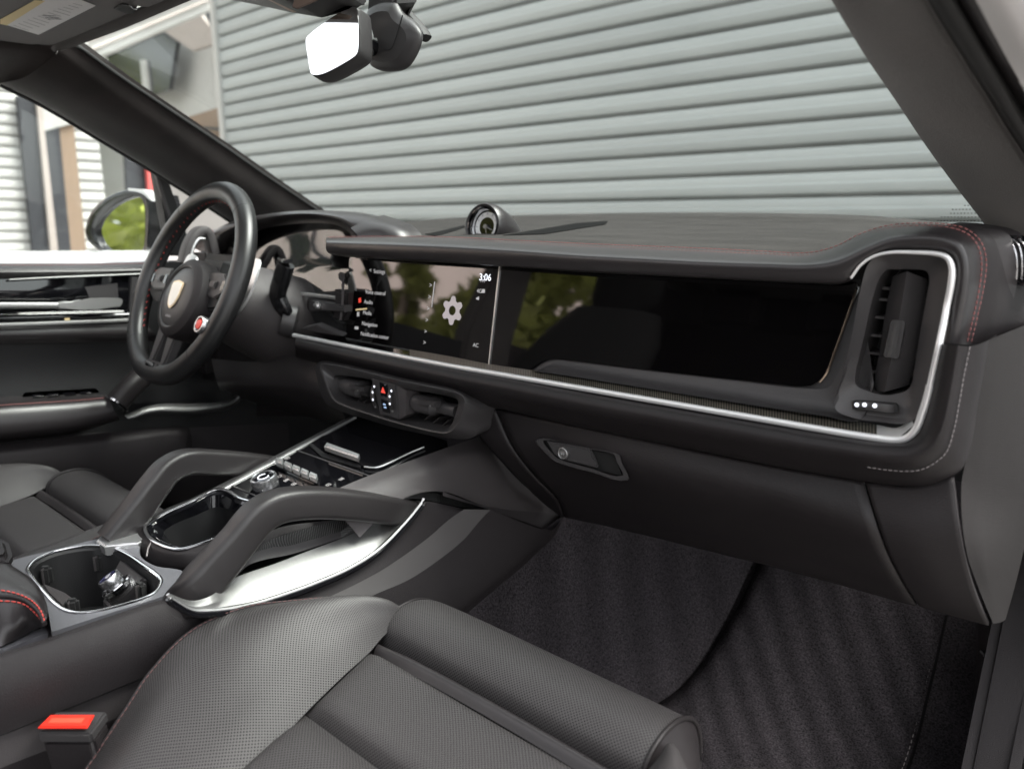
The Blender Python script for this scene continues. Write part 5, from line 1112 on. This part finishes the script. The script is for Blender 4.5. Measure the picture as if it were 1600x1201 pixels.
KP_ = thing('kick_panel', 'grey plastic kick panel beside the door opening under the dashboard', 'trim panel', (.72, .1, .1))
k0 = LY([(1526, 940, .36), (1528, 1060, .36), (1520, 1140, .34), (1510, 1260, .32)]); k1 = LY([(1540, 960, .34), (1543, 1060, .34), (1538, 1140, .32), (1530, 1260, .30)]); k2 = LY([(1562, 950, .31), (1566, 1060, .31), (1562, 1140, .29), (1556, 1260, .27)]); k3 = LY([(1640, 740, .16), (1660, 1060, .16), (1660, 1140, .15), (1660, 1260, .13)])
loft('panel_shell', [[p+Vector((-.01, .05, 0)) for p in k0], k0, k1, k2, k3], PLASTICG, KP_, 6, 5)
sweep('panel_bead', smooth([p+Vector((.001, -.001, 0)) for p in LY([(1531, 1016, .352), (1543, 1028, .336), (1566, 1038, .307), (1600, 1046, .238), (1640, 1052, .175)])], 6), circ(.0015, 6), SATINALU, KP_)
sdp = [Vector((.705, -.8, .0)), Vector((.705, .6, .0)), Vector((.705, .6, .5)), Vector((.705, .25, .42)), Vector((.705, .10, .12)), Vector((.705, -.1, .03)), Vector((.705, -.8, .03))]
prism('sill_board', sdp, (.05, 0, 0), PLASTIC, KP_, .01)
FW = box('firewall', (0, .66, .4), (1.42, .03, .66), DEEP); FW['kind'] = 'structure'
# ================================================================== rear of the cabin (seen only as dark reflection in the screens)
RSE = thing('rear_bench', 'black leather rear bench behind the front seats', 'car seat', (0, -1.7, .1))
prism('bench_back', [Vector((-.68, y, z)) for y, z in ((-1.75, .35), (-1.9, .95), (-2.0, .95), (-2.0, .35))], (1.36, 0, 0), LEATHER, RSE, .03, 3)
prism('bench_cushion', [Vector((-.68, y, z)) for y, z in ((-1.3, .15), (-1.28, .36), (-1.75, .38), (-1.75, .15))], (1.36, 0, 0), LEATHER, RSE, .03, 3)
for x in (-.4, 0, .4): box('headrest', (x, -1.95, 1.03), (.24, .09, .16), LEATHER, RSE, .035, None, 3)
BP = thing('centre_pillar', 'dark pillar and rear door side behind the driver door', 'pillar', (-.7, -1.0, .1))
prism('pillar_trim', [Vector((-.70, y, z)) for y, z in ((-.86, .0), (-.86, .7), (-1.0, 1.12), (-1.12, 1.12), (-1.06, .7), (-1.06, 0))], (-.06, 0, 0), SUEDE, BP, .01)
prism('rear_door_card', [Vector((-.71, y, z)) for y, z in ((-1.06, 0), (-1.06, .70), (-2.0, .72), (-2.0, 0))], (-.05, 0, 0), PLASTIC, BP, .01)
prism('rear_quarter', [Vector((-.66, y, z)) for y, z in ((-1.42, .68), (-1.52, 1.22), (-2.45, 1.22), (-2.45, .68))], (-.06, 0, 0), SUEDE, BP, .01)  # unseen; made solid and long to block outdoor reflections in the passenger screen
prism('roof_side', [Vector((-.60, y, z)) for y, z in ((-.45, 1.09), (-.45, 1.17), (-2.0, 1.17), (-2.0, 1.09))], (-.10, 0, 0), SUEDE, BP, .02)

TG = thing('tailgate', 'dark rear hatch and roof end behind the rear bench', 'tailgate', (0, -2.3, .3))  # unseen; added so the passenger screen reflects dark instead of sky
prism('hatch_trim', [Vector((-.70, y, z)) for y, z in ((-2.02, .0), (-2.02, .95), (-2.35, .95), (-2.35, 0))], (1.4, 0, 0), PLASTIC, TG, .02)
prism('hatch_glass', [Vector((-.66, y, z)) for y, z in ((-2.40, .94), (-2.28, 1.20), (-2.29, 1.20), (-2.41, .94))], (1.32, 0, 0), GLOSS, TG)
prism('roof_lining', [Vector((-.66, y, z)) for y, z in ((-1.30, 1.16), (-1.30, 1.19), (-2.32, 1.19), (-2.32, 1.16))], (1.32, 0, 0), SUEDE, TG, .01)
# ================================================================== outside
gr = bpy.data.meshes.new('ground'); gr.from_pydata([(-150, -150, -.48), (150, -150, -.48), (150, 150, -.48), (-150, 150, -.48)], [], [(0, 1, 2, 3)])
CONC = mat('pale_paving', (.20, .19, .18), .85, bump=.4, bscale=60, var=.15, vscale=.8)
g_ = link('ground', gr, CONC, None, sm=False); g_['kind'] = 'structure'
SIDING = mat('painted_siding', (.33, .35, .345), .4, var=.04, vscale=3, bump=.05, bscale=60, stretch=(.2, 1, 1))
WHITEW = mat('white_cladding', (.44, .43, .41), .5, var=.04)
SLATE = mat('slate_frame', (.016, .017, .022), .5); TAN = mat('tan_render', (.22, .15, .10), .7, var=.08, vscale=3); TAUPE = mat('taupe_soffit', (.36, .31, .28), .6, var=.05)
DARKG = mat('dark_window', (.010, .013, .016), .2); REDP = mat('red_post', (.62, .10, .09), .5)
for m_ in (SIDING, WHITEW):      # every board a touch different
    N = m_.node_tree.nodes; L = m_.node_tree.links; b = N['Principled BSDF']; src = b.inputs['Base Color'].links[0].from_socket
    oi = N.new('ShaderNodeObjectInfo'); mr = N.new('ShaderNodeMapRange'); mr.inputs['To Min'].default_value = .88; mr.inputs['To Max'].default_value = 1.08; L.new(oi.outputs['Random'], mr.inputs[0])
    vm = N.new('ShaderNodeVectorMath'); vm.operation = 'SCALE'; L.new(src, vm.inputs[0]); L.new(mr.outputs[0], vm.inputs['Scale']); L.new(vm.outputs[0], b.inputs['Base Color'])
YW = 2.6
SB = thing('sided_building', 'pale grey building with horizontal corrugated siding beyond the windscreen', 'building', (1, YW+.2, -.48))
x0, x1 = -5.16, 7.5
box('wall_core', ((x0+x1)/2, YW+.28, 2.0), (x1-x0, .40, 5.0), DARKG if False else SLATE, SB)
pitch = .103
def board_mesh(nm, L, m_):
    pr = [(0, .012), (.004, -.020), (.012, -.034), (.030, -.040), (.050, -.040), (.056, -.034), (.086, -.034), (.098, -.028), (.1015, .008), (.1085, .012), (.1085, .03), (0, .03)]
    pr = [(z*pitch/.1085, y) for z, y in pr]; bm = bmesh.new(); A_ = [bm.verts.new((0, y, z)) for z, y in pr]; B_ = [bm.verts.new((L, y, z)) for z, y in pr]
    n = len(pr); bm.faces.new(A_); bm.faces.new(B_[::-1])
    for i in range(n): bm.faces.new((A_[i], A_[(i+1) % n], B_[(i+1) % n], B_[i]))
    bmesh.ops.recalc_face_normals(bm, faces=bm.faces); me = bpy.data.meshes.new(nm); bm.to_mesh(me); bm.free(); me.materials.append(m_)
    for p in me.polygons: p.use_smooth = True
    me.set_sharp_from_angle(angle=R(40)); return me
bmh = board_mesh('siding_board', x1-x0, SIDING)
for k in range(50):
    o = bpy.data.objects.new('siding_board', bmh); COL.objects.link(o); o.parent = SB; o.location = Vector((x0, YW, -.48+k*pitch))-SB.location
prism('corner_trim', [Vector((x0-.05, YW-.06, z)) for z in (-.48, 4.4)]+[Vector((x0+.012, YW-.06, z)) for z in (4.4, -.48)], (0, .25, 0), WHITEW, SB, .004)
# set-back wing to the left
WG = thing('wing_building', 'white clad wing with slate window frames and tan doorway left of the siding', 'building', (-8, 3, -.48))
XW = -8.0
def wx(l, x=XW): return LX(l, x)
bmh2 = board_mesh('siding_board', 1.75, WHITEW)
for k in range(46):
    o = bpy.data.objects.new('siding_board', bmh2); COL.objects.link(o); o.parent = WG; o.rotation_euler = (0, 0, R(90)); o.location = Vector((XW, .9, -.48+k*pitch))-WG.location
box('wing_core', (XW-.25, 1.77, 2.0), (.4, 1.72, 5.0), WHITEW, WG)
def panel(nm, l, m_, x=XW+.08, th=.06, par=WG): return prism(nm, wx(l, x), (-th, 0, 0), m_, par, .004)
panel('slate_post', [(26, 150), (62, 150), (84, 400), (52, 400)], SLATE, XW+.12)
panel('light_post', [(56, 150), (64, 150), (92, 400), (80, 400)], TAUPE, XW+.16)
panel('door_frame', [(66, 190), (92, 190), (112, 400), (84, 400)], SLATE, XW+.11)
panel('tan_jamb', [(86, 180), (114, 180), (136, 400), (108, 400)], TAN, XW+.10)
panel('door_head', [(62, 150), (118, 150), (120, 192), (66, 206)], WHITEW, XW+.14)
panel('slate_column', [(193, 200), (232, 200), (236, 330), (200, 330)], SLATE, XW+.12)
RP = panel('red_post', [(228, 240), (238, 240), (246, 310), (233, 310)], REDP, XW+.2)
panel('white_post', [(238, 240), (246, 240), (253, 310), (246, 310)], WHITEW, XW+.2)
# recess between wing and siding: window, soffit, reveal
def ry(l, y): return LY([(180+a/5, b/5) for a, b in l], y)
RC = thing('entrance_recess', 'shadowed entrance recess with tan wall and slate window between wing and siding', 'building', (-6.5, 4.5, -.48))
def rp_(nm, l, m_, y, th=.06): return prism(nm, ry(l, y), (0, th, 0), m_, RC, .004)
rp_('recess_wall', [(-900, -300), (1050, -300), (1050, 1900), (-900, 1900)], WHITEW, 5.2)
rp_('recess_window', [(-60, 440), (360, 230), (480, 330), (420, 700), (300, 740), (-60, 700)], DARKG, 4.9)
rp_('window_mullion', [(192, 470), (235, 470), (262, 720), (215, 720)], WHITEW, 4.86)
rp_('lintel', [(-80, 420), (360, 228), (480, 320), (480, 345), (350, 255), (-80, 450)], SLATE, 4.88)
rp_('tan_wall', [(520, 930), (960, 790), (980, 1240), (700, 1240)], TAN, 4.8)
rp_('dark_rail', [(640, 985), (960, 1010), (960, 1035), (640, 1005)], SLATE, 4.7)
rp_('soffit_panel', [(350, 225), (640, 85), (830, 330), (600, 400)], TAUPE, 4.75)
rp_('soffit_slot', [(668, 20), (712, 50), (815, 300), (780, 310)], SLATE, 4.6, .04)
rp_('soffit_side', [(730, 0), (870, 20), (880, 330), (830, 300)], mat('soffit_grey', (.30, .31, .33), .6), 4.7)
CNP = prism('canopy_fascia', [Vector(p) for p in (PX(60, 128, -8.2), PX(60, 78, -8.2), PY(330, -38, 4.2), PY(330, 14, 4.2))], (-.2, .25, .1), WHITEW, RC, .01)
for f in (.3, .6):
    a, b = PX(60, 128-50*f, -8.18), PY(330, 14-52*f, 4.18); sweep('canopy_rib', [a, a.lerp(b, .5), b], circ(.02, 6), TAUPE, RC)

# ------------------------------------------------------------------ trees and pale wall beyond the driver's side (seen in the mirror and screens)
BARK = mat('bark', (.12, .09, .07), .9, bump=.6, bscale=20)
def leafmat(n, c):
    m = mat(n, c, .6, var=.35, vscale=2); b = m.node_tree.nodes['Principled BSDF']; b.inputs['Subsurface Weight'].default_value = 0
    return m
LEAF = leafmat('leaf_yellowgreen', (.34, .38, .06)); LEAF2 = leafmat('leaf_green', (.25, .26, .08)); LEAFD = leafmat('leaf_dark', (.045, .06, .03))
def tree(name, label, loc, h, rx, rz, m_, n, sz=.16, group='trees beside the car'):
    t = thing(name, label, 'tree', loc, group); L0_ = Vector(loc); rnd = random.Random(int(loc[0]*13+loc[1]*7))
    tube('trunk', [L0_, L0_+Vector((.05, .02, h*.35)), L0_+Vector((0, .06, h*.75))], .10, BARK, t, 8, scale=[1.2, .8, .3])
    bm = bmesh.new(); cen_ = L0_+Vector((0, 0, h-rz)); cl = []
    for _ in range(26):
        v = Vector((rnd.gauss(0, 1), rnd.gauss(0, 1), rnd.gauss(0, 1))).normalized()*(rnd.random()**.4); cl.append((cen_+Vector((v.x*rx, v.y*rx, v.z*rz)), .25+.3*rnd.random()))
    for k in range(n):
        c_, r_ = cl[rnd.randrange(26)]; v = Vector((rnd.gauss(0, 1), rnd.gauss(0, 1), rnd.gauss(0, 1))).normalized()*(rnd.random()**.45)*r_*rx*.75; p = c_+v
        a = Vector((rnd.gauss(0, 1), rnd.gauss(0, 1), rnd.gauss(0, .6))).normalized(); b = a.orthogonal().normalized(); s = sz*(.6+.8*rnd.random())
        bm.faces.new([bm.verts.new(q) for q in (p-a*s, p+b*s*.45, p+a*s, p-b*s*.45)])
    frombm('crown', bm, m_, t, sm=False, norm=False); return t
tree('leafy_tree', 'yellow green tree mirrored in the door mirror', (-3.2, -9.0, -.48), 3.6, 2.0, 1.5, LEAF, 6500)
tree('leafy_tree', 'large green tree mirrored in the passenger screen', (-5.6, -6.9, -.48), 3.3, 1.5, 1.4, LEAF2, 5200)
tree('cypress_tree', 'tall dark narrow tree mirrored in the instrument display', (-9.6, -5.2, -.48), 8.2, .5, 3.6, LEAFD, 4200)
tree('cypress_tree', 'green narrow tree mirrored at the right of the instrument display', (-8.8, -7.6, -.48), 6.4, .6, 2.8, LEAF2, 4200)
tree('leafy_tree', 'bright leafy tree beyond the far edge of the driver window', (-16, 3.0, -.48), 6.0, 2.0, 2.6, LEAF, 5000, .2)
PKB = thing('pale_hall', 'pale pinkish rendered hall mirrored in the instrument display', 'building', (-15, -9, -.48))
prism('wall', [Vector((-14, y, z)) for y, z in ((-4, -.48), (-4, 10.5), (-22, 10.5), (-22, -.48))], (-.4, 0, 0), mat('pink_render', (.80, .66, .60), .8, var=.05, vscale=1), PKB)
prism('gutter_pipe', [Vector((-13.95, y, z)) for y, z in ((-8.0, -.48), (-8.0, 10.5), (-8.12, 10.5), (-8.12, -.48))], (.1, 0, 0), SLATE, PKB)
HDG = bpy.data.objects
